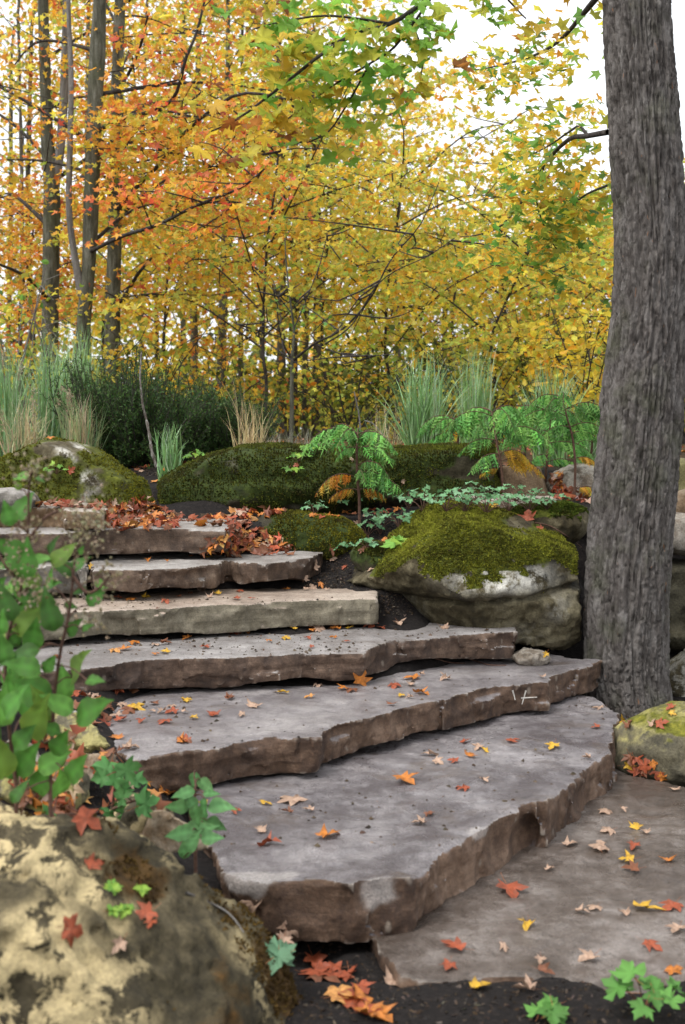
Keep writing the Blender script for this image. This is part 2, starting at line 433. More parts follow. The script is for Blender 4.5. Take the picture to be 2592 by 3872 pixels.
def ground_z(x, y):
    x = np.asarray(x, float); y = np.asarray(y, float)
    sh = x.shape; q = np.stack([x.ravel(), y.ravel()], 1)
    out = np.empty(len(q))
    for s in range(0, len(q), 20000):
        d2 = ((q[s:s + 20000, None] - CP[None, :, :2]) ** 2).sum(-1) + 0.004
        w = 1 / d2 ** 2.2
        out[s:s + 20000] = (w * CP[:, 2]).sum(1) / w.sum(1)
    far = sstep(9.5, 12.5, q[:, 1])
    out = out * (1 - far) + far * 1.34
    p3 = np.stack([q[:, 0], q[:, 1], np.zeros(len(q))], 1)
    out += 0.018 * fbm(p3 * 4, 3, 5) + 0.008 * fbm(p3 * 18, 2, 9) * (q[:, 1] < 12) + 0.05 * far * fbm(p3 * 0.5, 2, 4)
    return out.reshape(sh)
xs = np.unique(np.concatenate([np.linspace(-3.2, 3.6, 230), -3.2 - np.geomspace(.05, 300, 34), 3.6 + np.geomspace(.05, 300, 34)]))
ys = np.unique(np.concatenate([np.linspace(1.0, 10.0, 300), 10 + np.geomspace(.05, 500, 46), 1.0 - np.geomspace(.1, 60, 14)]))
GX, GY = np.meshgrid(xs, ys, indexing='ij')
GZ = ground_z(GX, GY)
nx_, ny_ = GX.shape
ii = (np.arange(nx_ - 1)[:, None] * ny_ + np.arange(ny_ - 1)[None]).ravel()
GQ = np.stack([ii, ii + ny_, ii + ny_ + 1, ii + 1], 1)
t = NT('dark_mulch_soil'); v = t.coord(kind='Object')
n1 = t.noise(v, 45, 6, 0.75, 0.3); n2 = t.noise(v, 1.1, 4, 0.6)
soil = t.ramp(n1, [(0.3, (0.006, 0.005, 0.005)), (0.55, (0.015, 0.012, 0.011)), (0.75, (0.045, 0.036, 0.03))])
g_ = t.n('ShaderNodeNewGeometry'); sp = t.n('ShaderNodeSeparateXYZ'); t.l(g_.outputs['Position'], sp.inputs[0])
lit = t.ramp(t.noise(v, 12, 6, 0.75), [(0.32, (0.02, 0.016, 0.008)), (0.5, (0.075, 0.045, 0.016)), (0.66, (0.16, 0.08, 0.02)), (0.8, (0.06, 0.07, 0.02))])
col = t.mix(t.rng(sp.outputs[1], 9.0, 11.5), soil, lit)
M_SOIL = t.done(col, 0.95, t.bump(n1, 0.8, 0.02), 0.2)
ground = link('ground', new_mesh('ground', np.stack([GX, GY, GZ], -1).reshape(-1, 3), GQ, 4, M_SOIL))
tag(ground, 'dark mulch soil around the stone stair running back to the wood', kind='structure')

# ------------------------------------------------------------------ ray targets for resting things on
TARGETS = []
def bvh_of(V, Q, tagname, obj):
    tr = np.concatenate([Q[:, [0, 1, 2]], Q[:, [0, 2, 3]]])
    TARGETS.append((BVHTree.FromPolygons([tuple(p) for p in V.tolist()], tr.tolist()), tagname, obj))
def cast(x, y):
    best = None; o = Vector((0, 0, H)); d = ray(x, y).normalized()
    for b, nm, ob in TARGETS:
        h = b.ray_cast(o, d, 60)
        if h[0] is not None and (best is None or h[3] < best[2]): best = (h[0], h[1], h[3], nm, ob)
    return best
def drop(x, y, top=4.0):
    best = None
    for b, nm, ob in TARGETS:
        h = b.ray_cast(Vector((x, y, top)), Vector((0, 0, -1)), 10)
        if h[0] is not None and (best is None or h[0].z > best[0].z): best = (h[0], h[1], nm, ob)
    return best
gm = (GX[:-1, :-1].ravel() > -6) & (GX[:-1, :-1].ravel() < 6) & (GY[:-1, :-1].ravel() < 20) & (GY[:-1, :-1].ravel() > 0)
bvh_of(np.stack([GX, GY, GZ], -1).reshape(-1, 3), GQ[gm], 'soil', ground)

# ------------------------------------------------------------------ stone slabs
def poly_sd(poly, X, Y):
    P = np.asarray(poly); n = len(P)
    d = np.full(X.shape, 1e9); ins = np.zeros(X.shape, bool)
    for i in range(n):
        a, b = P[i], P[(i + 1) % n]
        e = b - a; wx, wy = X - a[0], Y - a[1]
        t_ = np.clip((wx * e[0] + wy * e[1]) / (e @ e + 1e-12), 0, 1)
        d = np.minimum(d, np.hypot(wx - e[0] * t_, wy - e[1] * t_))
        c = ((a[1] <= Y) & (b[1] > Y)) | ((b[1] <= Y) & (a[1] > Y))
        xi = a[0] + (Y - a[1]) / (e[1] if abs(e[1]) > 1e-9 else 1e-9) * e[0]
        ins ^= c & (X < xi)
    return np.where(ins, -d, d)
def slab(name, label, px, z, th, mat, seed, h=0.0125, where=None, side=0.010, chips=14, under=0.016, bottom_cuts=3, front_n=None, top_amp=0.004, palepx=()):
    poly = np.array([atZ(x, y, z) for x, y in px])
    lo = np.array([*poly.min(0) - .05, z - th - .07]); hi = np.array([*poly.max(0) + .05, z + .05])
    G = grid_pts(lo, hi, h)
    d2 = poly_sd(poly, G[:, :, 0, 0], G[:, :, 0, 1])[:, :, None]
    rs = np.random.default_rng(seed)
    nb = np.zeros(G.shape[:3]); bd = np.broadcast_to(np.abs(d2) < .07, nb.shape); Gb = G[bd]
    nb[bd] = side * .55 * fbm(Gb * np.array([5, 5, 9]), 3, seed) + side * .5 * fbm(Gb * np.array([30, 30, 12]), 2, seed + 5) + .004 * vnoise(Gb * np.array([3, 3, 55]), seed + 9)
    wq = Gb + .05 * np.stack([fbm(Gb * 6 + k_, 2, seed + 60 + k_) for k_ in range(3)], -1)
    nb[bd] += .011 * cells(wq * np.array([7, 7, 5]), seed + 41) + .006 * cells(wq * np.array([17, 17, 13]), seed + 42)
    ztop = z + top_amp * fbm(G[:, :, :1] * np.array([4, 4, 0]), 3, seed + 2) + top_amp * .35 * fbm(G[:, :, :1] * np.array([22, 22, 0]), 2, seed + 3)
    lv = fbm(G[:, :, :1] * np.array([2.6, 3.4, 0]), 4, seed + 31) * 3.2
    ztop = ztop + top_amp * .9 * (np.floor(lv) + sstep(.42, .58, lv - np.floor(lv)))
    zbot = z - th + under * fbm(G[:, :, :1] * np.array([3.5, 3.5, 0]), 3, seed + 7)
    Z = G[..., 2]
    taper = np.clip((z - Z) / th, 0, 1) * 0.012
    S = np.maximum(np.maximum(d2 + nb + taper, Z - ztop), zbot - Z)
    S = np.maximum(S, (d2 + nb + (Z - ztop)) * 0.72 + 0.004)       # slightly broken upper arris
    # conchoidal chips along the riven edges
    nf = front_n or len(px) // 2
    seg = np.array([np.hypot(*(poly[i + 1] - poly[i])) for i in range(nf)])
    fresh = []
    for _ in range(chips):
        i = rs.choice(nf, p=seg / seg.sum()); f = rs.random()
        p = poly[i] * (1 - f) + poly[i + 1] * f; e = (poly[i + 1] - poly[i]) / (seg[i] + 1e-9)
        nrm = np.array([e[1], -e[0]]); r = np.array([rs.uniform(.04, .14), rs.uniform(.03, .05), rs.uniform(.03, .09)])
        c = np.array([*(p + nrm * r[1] * rs.uniform(.35, .7)), z + rs.uniform(-.10, .03)])
        sx = slice(*np.clip(((c[0] + np.array([-.2, .2]) - lo[0]) / h).astype(int), 0, G.shape[0]))
        sy = slice(*np.clip(((c[1] + np.array([-.2, .2]) - lo[1]) / h).astype(int), 0, G.shape[1]))
        q = G[sx, sy] - c
        la = q[..., 0] * e[0] + q[..., 1] * e[1]; ln = q[..., 0] * nrm[0] + q[..., 1] * nrm[1]
        k = (np.sqrt((la / r[0]) ** 2 + (ln / r[1]) ** 2 + (q[..., 2] / r[2]) ** 2) - 1) * r[1]
        S[sx, sy] = np.maximum(S[sx, sy], -k)
        if rs.random() < .0: fresh.append((c, e, nrm, r))
    for _ in range(bottom_cuts):
        i = rs.choice(nf, p=seg / seg.sum()); f = rs.random()
        p = poly[i] * (1 - f) + poly[i + 1] * f
        q = (G - np.array([p[0], p[1], z - th - .012])) / np.array([rs.uniform(.12, .3), .2, rs.uniform(.02, .04)])
        S = np.maximum(S, -(np.sqrt((q ** 2).sum(-1)) - 1) * .04)
    V, Q = surfnets(S, lo, h)
    pl = np.zeros(len(V))
    for c, e, nrm, r in fresh:
        q = V - c; la = q[:, 0] * e[0] + q[:, 1] * e[1]; ln = q[:, 0] * nrm[0] + q[:, 1] * nrm[1]
        k = np.sqrt((la / r[0]) ** 2 + (ln / r[1]) ** 2 + (q[:, 2] / r[2]) ** 2)
        pl = np.maximum(pl, sstep(1.22, 1.08, k + .12 * fbm(V * 20, 2, seed)))
    for x, y, dz, r in palepx:
        p = np.array([*atZ(x, y, z), z + dz]); d = np.linalg.norm((V - p) / np.array(r), axis=1)
        pl = np.maximum(pl, sstep(1.0, .8, d + .5 * fbm(V * 14, 3, seed + 4)))
    base = np.array([poly[:, 0].mean(), poly[:, 1].mean(), z - th])
    o = link(name, new_mesh(name, V - base, Q, 4, mat, attrs={'pale': pl}), None, base)
    o.data.set_sharp_from_angle(angle=math.radians(30))
    tag(o, label, 'stone step' if 'step' in name else 'paving slab')
    bvh_of(V, Q, where or name, o)
    return o
R_ = 0.16
landing = slab('landing_slab', 'broad wet brown paving slab at the foot of the stair', [(1440, 3620), (1500, 3690), (1577, 3721), (1750, 3728), (1924, 3705), (2050, 3712), (2172, 3738), (2304, 3767), (2592, 3754), (2900, 3770), (3100, 3500), (2900, 3100), (2620, 2975), (2480, 2940), (2380, 2925), (2320, 2850), (2000, 2800), (1500, 2900), (1300, 3200)],
               0.0, .09, M_LANDING, 21, .015, 'the landing slab', front_n=9, top_amp=.006)
s1 = slab('stone_step', 'lowest stone step, a long wet slab with a pale chipped corner pointing at the camera',
          [(740, 3060), (790, 3200), (826, 3283), (950, 3310), (1066, 3333), (1200, 3338), (1337, 3350), (1474, 3333), (1560, 3330), (1618, 3267), (1717, 3213), (1846, 3143), (1935, 3088), (1970, 3058), (2010, 3046), (2077, 3046), (2164, 2969), (2238, 2891), (2313, 2837), (2335, 2760), (2346, 2691), (2246, 2642),
           (2050, 2600), (1544, 2690), (1296, 2790), (800, 2890), (690, 2960)], R_, .19, M_STEP[0], 31, .0105, 'the lowest stone step', front_n=20, side=.018, chips=30, top_amp=.007, palepx=[(1440, 3345, -.03, (.09, .06, .07)), (950, 3305, -.02, (.15, .05, .06)), (1840, 3150, 0, (.07, .04, .02))])
s2 = slab('stone_step', 'second stone step from the bottom, brown face with white scratch marks at its right',
          [(330, 2700), (367, 2752), (448, 2846), (505, 2872), (702, 2841), (828, 2825), (911, 2803), (1057, 2784), (1147, 2790), (1210, 2784), (1230, 2758), (1338, 2726), (1453, 2701), (1529, 2675), (1644, 2650), (1759, 2625), (1900, 2591), (2010, 2580), (2083, 2576), (2094, 2552), (2138, 2543), (2165, 2530), (2222, 2516), (2280, 2494),
           (2165, 2486), (2070, 2470), (1950, 2400), (1640, 2440), (1296, 2480), (990, 2510), (578, 2530), (330, 2560), (300, 2640)], 2 * R_, .142, M_STEP[1], 32, .0105, 'the second stone step', front_n=23, chips=24, side=.013, top_amp=.005)
s3 = slab('stone_step', 'third stone step from the bottom, dark brown face and speckled grey tread',
          [(20, 2580), (124, 2540), (322, 2530), (537, 2497), (700, 2490), (926, 2485), (1066, 2480), (1157, 2468), (1296, 2462), (1379, 2464), (1400, 2448), (1511, 2419), (1640, 2408), (1759, 2398), (1949, 2390),
           (1949, 2360), (1830, 2345), (1500, 2290), (1033, 2300), (645, 2320), (400, 2350), (100, 2390), (-40, 2450)], 3 * R_, .134, M_STEP[2], 33, .0105, 'the third stone step', front_n=14, side=.008, chips=10)
s4 = slab('stone_step', 'fourth stone step from the bottom, greenish grey face under a pinkish tan tread',
          [(-250, 2345), (0, 2330), (223, 2319), (413, 2307), (612, 2299), (826, 2286), (1033, 2274), (1296, 2266), (1428, 2262),
           (1425, 2225), (1250, 2190), (1150, 2140), (826, 2160), (529, 2180), (200, 2210), (-250, 2240)], 4 * R_, .136, M_STEP[3], 34, .011, 'the fourth stone step', front_n=8, side=.007, chips=12)
s5a = slab('stone_step', 'fifth stone step from the bottom, hollowed brown slab with a rising pale right tip',
           [(345, 2160), (430, 2157), (529, 2154), (711, 2146), (826, 2134), (860, 2114), (901, 2123), (1017, 2129), (1100, 2122), (1190, 2105), (1223, 2086), (1195, 2070), (900, 2050), (600, 2060), (345, 2075)],
           5 * R_, .122, M_STEP[4], 35, .0125, 'the fifth stone step', front_n=10, side=.010, bottom_cuts=6)
s5b = slab('stone_step', 'short grey stone block beside the fifth step, behind the tall leafy plant',
           [(-250, 2160), (0, 2150), (150, 2146), (281, 2142), (325, 2156), (322, 2085), (-250, 2100)], 5 * R_ + .004, .15, M_STEP[5], 36, .0125, 'the grey block beside the fifth step', front_n=4, side=.015)
s6 = slab('stone_step', 'sixth stone step from the bottom, brown patched face with the leaf pile behind it',
          [(-250, 2018), (0, 2014), (215, 2014), (355, 2005), (520, 2004), (686, 2003), (851, 2005), (890, 1998), (900, 1975), (850, 1960), (400, 1958), (-250, 1970)], 6 * R_, .128, M_STEP[4], 37, .0125, 'the sixth stone step', front_n=7)
s7 = slab('stone_step', 'topmost rusty brown stone block at the upper left of the stair',
          [(-250, 1925), (0, 1920), (215, 1921), (240, 1930), (390, 1938), (402, 1928), (400, 1905), (0, 1885), (-250, 1885)], 1.065, .11, M_STEP[6], 38, .0125, 'the topmost stone block', front_n=5)

# white scratch marks on the second step's face (a stroke and a crossed stroke)
def z5(x, y): return (1900 + x * .4413, 2150 + y * .4413)
M_CHALK = plain_mat('white_scratch', (0.40, 0.37, 0.33), (0.60, 0.57, 0.52), 60, .9)
for a, b in (((88, 1090), (110, 1220)), ((203, 1095), (168, 1275)), ((158, 1196), (296, 1184))):
    L = []
    for k in np.linspace(0, 1, 9):
        hx, hy = z5(a[0] + (b[0] - a[0]) * k, 1040 + (a[1] + (b[1] - a[1]) * k - 1090) * .66)
        h_ = cast(hx, hy)
        if h_ and h_[4] == s2: L.append(np.array(h_[0]) + np.array(h_[1]) * .0005)
    if len(L) > 3:
        Vt, Qt = tubes([(L, np.linspace(.0042, .0025, len(L)))], 5)
        link('scratch_mark', new_mesh('scratch_mark', Vt - np.array(s2.location), Qt, 4, M_CHALK), s2)

# ------------------------------------------------------------------ boulders
def ell(G, c, r, yaw=0.0, tilt=0.0):
    q = G - np.asarray(c)
    cy_, sy_ = math.cos(yaw), math.sin(yaw)
    x = q[..., 0] * cy_ + q[..., 1] * sy_; y = -q[..., 0] * sy_ + q[..., 1] * cy_; z = q[..., 2]
    cz_, sz_ = math.cos(tilt), math.sin(tilt)
    x, z = x * cz_ + z * sz_, -x * sz_ + z * cz_
    return (np.sqrt((x / r[0]) ** 2 + (y / r[1]) ** 2 + (z / r[2]) ** 2) - 1) * min(r)
def smin(a, b, k=.06):
    h = np.clip(.5 + .5 * (b - a) / k, 0, 1)
    return b * (1 - h) + a * h - k * h * (1 - h)
def tuft_moss(parent, V, N, Q, mask, n, size, c0, c1, seed):
    rs = np.random.default_rng(seed)
    fa = np.linalg.norm(np.cross(V[Q[:, 2]] - V[Q[:, 0]], V[Q[:, 3]] - V[Q[:, 1]]), axis=1)
    w = fa * mask[Q].mean(1)
    if w.sum() <= 0: return
    f = rs.choice(len(Q), n, p=w / w.sum())
    a = rs.random((n, 4)); a /= a.sum(1, keepdims=True)
    P = (V[Q[f]] * a[..., None]).sum(1); Nn = N[Q[f, 0]] + rs.normal(0, .45, (n, 3))
    tv = np.array([(-.45, 0, 0), (.45, 0, 0), (0.1, .0, 1.0), (0, -.45, 0), (0, .45, 0), (-.1, .1, .9)])
    tf = np.array([(0, 1, 2), (3, 4, 5)])
    M = frames(Nn, rs.random(n) * 6.28)
    m = np.clip(.5 + .7 * fbm(P * 9, 3, seed) + rs.normal(0, .22, n), 0, 1)[:, None]
    C = np.array(c0) * (1 - m) + np.array(c1) * m
    o = cloud('moss', tv, tf, P - Nn / np.linalg.norm(Nn, axis=1, keepdims=True) * size * .1 - np.array(parent.location), M, size * rs.uniform(.6, 1.5, n), C, M_MOSS, parent, jit=.2)
    tag(o, kind='stuff')
def boulder(name, label, prims, planes, h, mat, seed, amp=.03, freq=3.0, moss=None, pale=None, groove=None, where=None, tufts=0, tsize=.014, mc=((.02, .03, .004), (.11, .13, .015)), lay=0.0, k=.06, fine=.008):
    lo = np.min([np.array(p[0]) - max(p[1]) * 1.0 for p in prims], 0) - .08
    hi = np.max([np.array(p[0]) + max(p[1]) * 1.0 for p in prims], 0) + .08
    lo[2] = min(p[0][2] - p[1][2] for p in prims) - .06; hi[2] = max(p[0][2] + max(p[1][2], p[1][0] * abs(math.sin(p[3] if len(p) > 3 else 0))) for p in prims) + .08
    G = grid_pts(lo, hi, h)
    S = None
    for p in prims:
        e = ell(G, *p); S = e if S is None else smin(S, e, k)
    for (pt, nr) in planes:
        nr = np.array(nr, float); nr /= np.linalg.norm(nr)
        S = np.maximum(S, (G - np.array(pt)) @ nr)
    bd = np.abs(S) < amp + .05 + 2.5 * h                       # only the shell near the surface needs relief
    Gb = G[bd]
    Sb = S[bd] + amp * fbm(Gb * freq, 4, seed) + fine * fbm(Gb * freq * 7, 3, seed + 3) * 1.4
    if lay: Sb = Sb + lay * vnoise(Gb * np.array([1.2, 1.2, 16]), seed + 6)
    if groove: Sb = Sb + groove(Gb)
    S[bd] = Sb
    V, Q = surfnets(S, lo, h)
    N = vnormals(V, Q)
    mm = moss(V, N) if moss else np.zeros(len(V)); pp = pale(V, N) if pale else np.zeros(len(V))
    base = np.array([V[:, 0].mean(), V[:, 1].mean(), V[:, 2].min()])
    o = link(name, new_mesh(name, V - base, Q, 4, mat, attrs={'moss': mm, 'pale': pp}), None, base)
    o.data.set_sharp_from_angle(angle=math.radians(38))
    tag(o, label, 'boulder' if 'boulder' in name else 'rock')
    bvh_of(V, Q, where or name, o)
    if tufts:
        mk = np.clip((mm + .75 * fbm(V * 9, 4, 71) - .46) * 3.5, 0, 1)
        tuft_moss(o, V, N, Q, mk, tufts, tsize, mc[0], mc[1], seed)
    return o
M_R1 = rock_mat('rock_grey_lichen', (0.018, 0.015, 0.009), (0.062, 0.05, 0.026), (0.18, 0.155, 0.095), (0.60, 0.58, 0.52), .95, (0.07, 0.08, 0.008))
M_R2 = rock_mat('rock_dark_mossy', (0.018, 0.015, 0.009), (0.040, 0.034, 0.019), (0.085, 0.074, 0.045), (0.24, 0.225, 0.16), .35, (0.028, 0.042, 0.006))
M_R3 = rock_mat('rock_cream_lichen', (0.018, 0.015, 0.009), (0.052, 0.042, 0.023), (0.13, 0.105, 0.06), (0.50, 0.40, 0.215), .9, (0.062, 0.034, 0.009), 1.0, .45, .51)
M_R4 = rock_mat('rock_tan_block', (0.13, 0.085, 0.05), (0.21, 0.145, 0.09), (0.30, 0.23, 0.16), (0.45, 0.4, 0.32), .4, (0.05, 0.06, 0.01))
M_R5 = rock_mat('rock_pale_grey', (0.08, 0.062, 0.045), (0.19, 0.155, 0.12), (0.34, 0.30, 0.25), (0.55, 0.52, 0.46), .6, (0.05, 0.07, 0.01))
M_R6 = rock_mat('rock_yellow_lichen', (0.06, 0.055, 0.04), (0.13, 0.115, 0.075), (0.22, 0.195, 0.12), (0.36, 0.32, 0.12), .9, (0.12, 0.12, 0.015))

# big boulder right of the steps, moss cap, one deep crack
def gr_R(G):
    zc = .665 + .05 * vnoise(G * np.array([2.4, 0, 0]), 4) + .05 * np.clip(G[..., 0] - .7, 0, 1) + .012 * vnoise(G * np.array([11, 3, 0]), 5)
    w = np.exp(-((G[..., 2] - zc) / .016) ** 2) * .045
    left = sstep(.55, .15, G[..., 0]) * sstep(zc + .01, zc - .03, G[..., 2]) * .09
    zc2 = .50 + .16 * np.clip(1.05 - G[..., 0], -.3, .6) + .02 * vnoise(G * np.array([5, 0, 0]), 6)
    return w + left + np.exp(-((G[..., 2] - zc2) / .010) ** 2) * .010 * sstep(-.1, .4, vnoise(G * 4, 8))
bR = boulder('mossy_boulder', 'large cracked boulder with a bright moss cap beside the thick trunk',
    [((.68, 6.42, .70), (.64, .50, .46), .05, .0), ((.92, 6.42, .58), (.44, .42, .34))],
    [((.68, 6.3, 1.03), (.02, -.12, 1)), ((.95, 6.3, .945), (.34, -.15, 1)), ((.36, 6.3, .875), (-.8, -.25, 1)), ((.62, 6.03, .80), (-.10, -1, .42)), ((.3, 6.12, .7), (-.75, -1, .25)),
     ((1.08, 6.10, .75), (.45, -1, .30)), ((.9, 6.04, .52), (.05, -1, -.45)), ((1.24, 6.3, .7), (1, -.2, .05)), ((.8, 6.3, .36), (-.1, -.15, -1)), ((.55, 6.2, .45), (-.55, -.7, -.6))],
    .0125, M_R1, 51, .026, 4.2,
    moss=lambda V, N: np.clip(sstep(.76, .90, V[:, 2] + .08 * N[:, 2] + .20 * fbm(V * 5.0, 4, 12) - .13 * np.clip(V[:, 0] - .85, 0, 1)) * sstep(.0, .35, N[:, 2] + .3) * (1 - .85 * np.exp(-(((V[:, 0] - .98) / .13) ** 2 + ((V[:, 2] - .98) / .05) ** 2))), 0, 1),
    pale=lambda V, N: np.clip(np.exp(-(((V[:, 0] - .80) / .20) ** 2 + ((V[:, 2] - .74) / .06) ** 2)) * 1.5 + .45 * sstep(.2, .9, fbm(V * 3, 2, 44)), 0, 1),
    groove=gr_R, fine=.014, where='the big moss-capped boulder', tufts=34000, tsize=.0105, mc=((.035, .042, .005), (.30, .32, .03)))
# central mossy boulder pair
bB = boulder('mossy_boulder', 'long dark mossy boulder behind the leaf pile, left of the lacy shrub',
    [((-.68, 7.78, 1.10), (.52, .42, .30), 0, .0), ((-.25, 7.8, 1.15), (.60, .42, .27)), ((-.9, 7.65, 1.0), (.26, .3, .2))],
    [((-.96, 7.4, 1.18), (-.66, -.25, 1)), ((-.67, 7.4, 1.335), (-.38, -.1, 1)), ((-1.12, 7.5, 1.0), (-1, -.2, .15)), ((-.6, 7.36, 1.1), (-.3, -1, .28)), ((-.1, 7.40, 1.2), (.15, -1, .30)), ((-.4, 7.8, 1.385), (.05, -.05, 1)), ((.24, 7.7, 1.1), (1, -.3, .2))],
    .016, M_R2, 52, .035, 2.6, moss=lambda V, N: np.clip(.80 + .75 * fbm(V * np.array([6, 6, 3]), 3, 22) + .30 * N[:, 2], 0, 1),
    pale=lambda V, N: sstep(.0, .5, fbm(V * 6, 3, 32)), where='the long dark mossy boulder', tufts=22000, tsize=.012, mc=((.014, .02, .003), (.11, .14, .012)), lay=.018)
bB2 = boulder('mossy_boulder', 'squared dark boulder with a bright moss rim, right of the lacy shrub',
    [((.42, 8.0, 1.15), (.55, .40, .26)), ((.72, 8.0, 1.18), (.42, .38, .25))],
    [((.4, 7.66, 1.2), (0, -1, .06)), ((.6, 8, 1.375), (0, -.04, 1)), ((1.0, 7.9, 1.2), (1, -.2, .1))],
    .016, M_R2, 53, .035, 2.6, moss=lambda V, N: np.clip(.54 + .7 * fbm(V * np.array([5, 5, 4]), 3, 23) + .60 * N[:, 2], 0, 1),
    where='the squared mossy boulder', tufts=16000, tsize=.012, mc=((.014, .02, .003), (.13, .16, .012)), lay=.03)
bA = boulder('mossy_boulder', 'humped mossy boulder with a pale bare crest at the left edge of the top bed',
    [((-1.85, 7.4, 1.10), (.55, .42, .34), 0, .0), ((-1.5, 7.3, 1.05), (.42, .34, .26)), ((-2.2, 7.4, 1.0), (.4, .4, .28))],
    [((-1.42, 7.2, 1.25), (.52, -.15, 1)), ((-1.9, 7.2, 1.375), (-.5, -.1, 1)), ((-1.8, 7.02, 1.0), (.1, -1, .35)), ((-1.25, 7.2, 1.05), (1, -.3, .35))],
    .016, M_R1, 54, .035, 2.8, moss=lambda V, N: np.clip(.74 + .7 * fbm(V * 4.2, 3, 24) + .1 * N[:, 2] - .8 * np.exp(-(((V[:, 0] + 1.72) / .16) ** 2 + ((V[:, 2] - 1.38) / .045) ** 2)), 0, 1),
    pale=lambda V, N: sstep(.0, .5, fbm(V * 6, 3, 34)), where='the humped mossy boulder at the left', tufts=16000, tsize=.012, mc=((.03, .036, .003), (.20, .21, .015)))
bC = boulder('mossy_boulder', 'low rounded moss-covered boulder between the leaf pile and the mulch slope',
    [((-.33, 7.0, .86), (.24, .24, .155)), ((-.12, 6.98, .84), (.24, .24, .15))],
    [((-.5, 6.9, .9), (-.8, -.2, .6))], .0125, M_R2, 55, .02, 4,
    moss=lambda V, N: np.clip(.85 + .3 * fbm(V * 5, 3, 25) - .9 * np.exp(-(((V[:, 0] + .48) / .07) ** 2 + ((V[:, 2] - .97) / .05) ** 2)), 0, 1), where='the low rounded mossy boulder', tufts=13000, tsize=.011, mc=((.03, .034, .003), (.20, .20, .012)))
bC2 = boulder('mossy_rock', 'small wedge of mossy rock at the foot of the moss-capped boulder',
    [((.20, 6.55, .76), (.16, .16, .10), 0, -.4)], [], .0125, M_R2, 56, .015, 5, moss=lambda V, N: np.clip(.4 + .4 * N[:, 2] + .3 * fbm(V * 6, 2, 3), 0, 1), where='the small mossy wedge', tufts=2500, tsize=.013)
bS = boulder('mossy_rock', 'small smooth rock with a moss crown wedged behind the cracked boulder and trunk',
    [((1.20, 6.85, .93), (.22, .2, .13), 0, .25), ((1.05, 6.85, .94), (.2, .18, .11))], [], .0125, M_R1, 57, .015, 4, moss=lambda V, N: np.clip(sstep(.3, .8, N[:, 2]) * (.75 + .3 * fbm(V * 5, 2, 3)), 0, 1), where='the small rock by the trunk', tufts=4000, tsize=.013, mc=((.02, .04, .003), (.10, .16, .012)))
bF = boulder('flat_rock', 'flat lichened rock half hidden under blue-green herbs behind the cracked boulder',
    [((1.02, 7.45, .98), (.44, .26, .13)), ((1.15, 7.45, .96), (.25, .25, .13))], [((1.0, 7.45, 1.075), (.03, 0, 1)), ((1.0, 7.23, 1), (0, -1, .1)), ((1.35, 7.4, 1), (1, -.3, 0))], .0135, M_R5, 58, .02, 4,
    pale=lambda V, N: np.ones(len(V)) * .6, where='the flat lichened rock')
bT = boulder('tan_rock', 'square tan brown stone block behind the yellow lacy frond',
    [((1.22, 8.15, 1.1), (.24, .24, .2))], [((1.2, 7.98, 1.1), (-.1, -1, .25)), ((1.2, 8.1, 1.235), (0, 0, 1)), ((1.05, 8.1, 1.1), (-1, -.1, .1)), ((1.37, 8.1, 1.1), (1, -.2, .35))], .0135, M_R4, 59, .012, 4, where='the tan stone block')
bP = boulder('pale_rock', 'pale hollowed rock between the red stemmed shrub and the thick trunk',
    [((1.66, 8.2, 1.08), (.27, .24, .19))], [((1.6, 7.98, 1.1), (-.15, -1, .3)), ((1.66, 8.2, 1.24), (.1, -.1, 1))], .0135, M_R5, 60, .03, 5, pale=lambda V, N: np.ones(len(V)) * .7, where='the pale hollowed rock', lay=.02)
bP2 = boulder('pale_rock', 'low flat pale stone beside the left side of the trunk',
    [((1.48, 7.35, .93), (.24, .2, .07))], [((1.48, 7.35, .97), (0, 0, 1))], .0135, M_R5, 61, .01, 5, where='the low pale stone')
bG = boulder('lichen_rock', 'yellow lichened rock at the right edge in front of the trunk base',
    [((1.50, 5.22, .08), (.26, .25, .19)), ((1.36, 5.30, .05), (.18, .2, .14))], [((1.45, 5.0, .1), (-.1, -1, .2)), ((1.24, 5.2, .1), (-1, -.2, .4))], .0115, M_R6, 62, .03, 4,
    moss=lambda V, N: np.clip(sstep(.25, .8, N[:, 2]) * .55 * sstep(.05, .2, V[:, 2]) + .2 * fbm(V * 6, 2, 3), 0, .6), pale=lambda V, N: sstep(.3, .8, N[:, 2]) * .9, where='the yellow lichened rock')
# wall of stones right of the trunk
for i, (c, r, m, lb, zs) in enumerate([
    ((2.02, 6.95, .48), (.36, .3, .30), M_R2, 'dark mossy stone of the wall right of the trunk, under the pale flat stone', 70),
    ((2.05, 6.95, .88), (.36, .32, .12), M_R5, 'pale brown flat stone capping the wall right of the trunk', 71),
    ((2.05, 6.5, .10), (.34, .28, .22), M_R1, 'grey speckled stone at the base of the wall right of the trunk', 72),
    ((2.35, 8.0, 1.12), (.32, .28, .2), M_R6, 'yellowish stone high behind the right side of the trunk', 73),
    ((2.3, 7.4, 1.02), (.36, .25, .12), M_R4, 'brown ledge stone right of the trunk, below the yellowish stone', 74)]):
    boulder('wall_stone', lb, [(c, r)], [((c[0], c[1] - r[1] * .75, c[2]), (-.15, -1, .1)), ((c[0], c[1], c[2] + r[2] * .8), (.05, 0, 1))], .016, m, zs, .025, 3.5,
            moss=lambda V, N: np.clip(.1 + .4 * fbm(V * 4, 2, 9), 0, 1), pale=lambda V, N: .5 * np.ones(len(V)), where='a wall stone', lay=.015)
boulder('loose_stone', 'small pale lump of stone lying at the back of the second step', [((*atZ(2010, 2492, .34), .345), (.10, .07, .045), .3)], [], .009, M_R5, 80, .015, 8, pale=lambda V, N: np.ones(len(V)) * .4, where='the pale lump of stone')
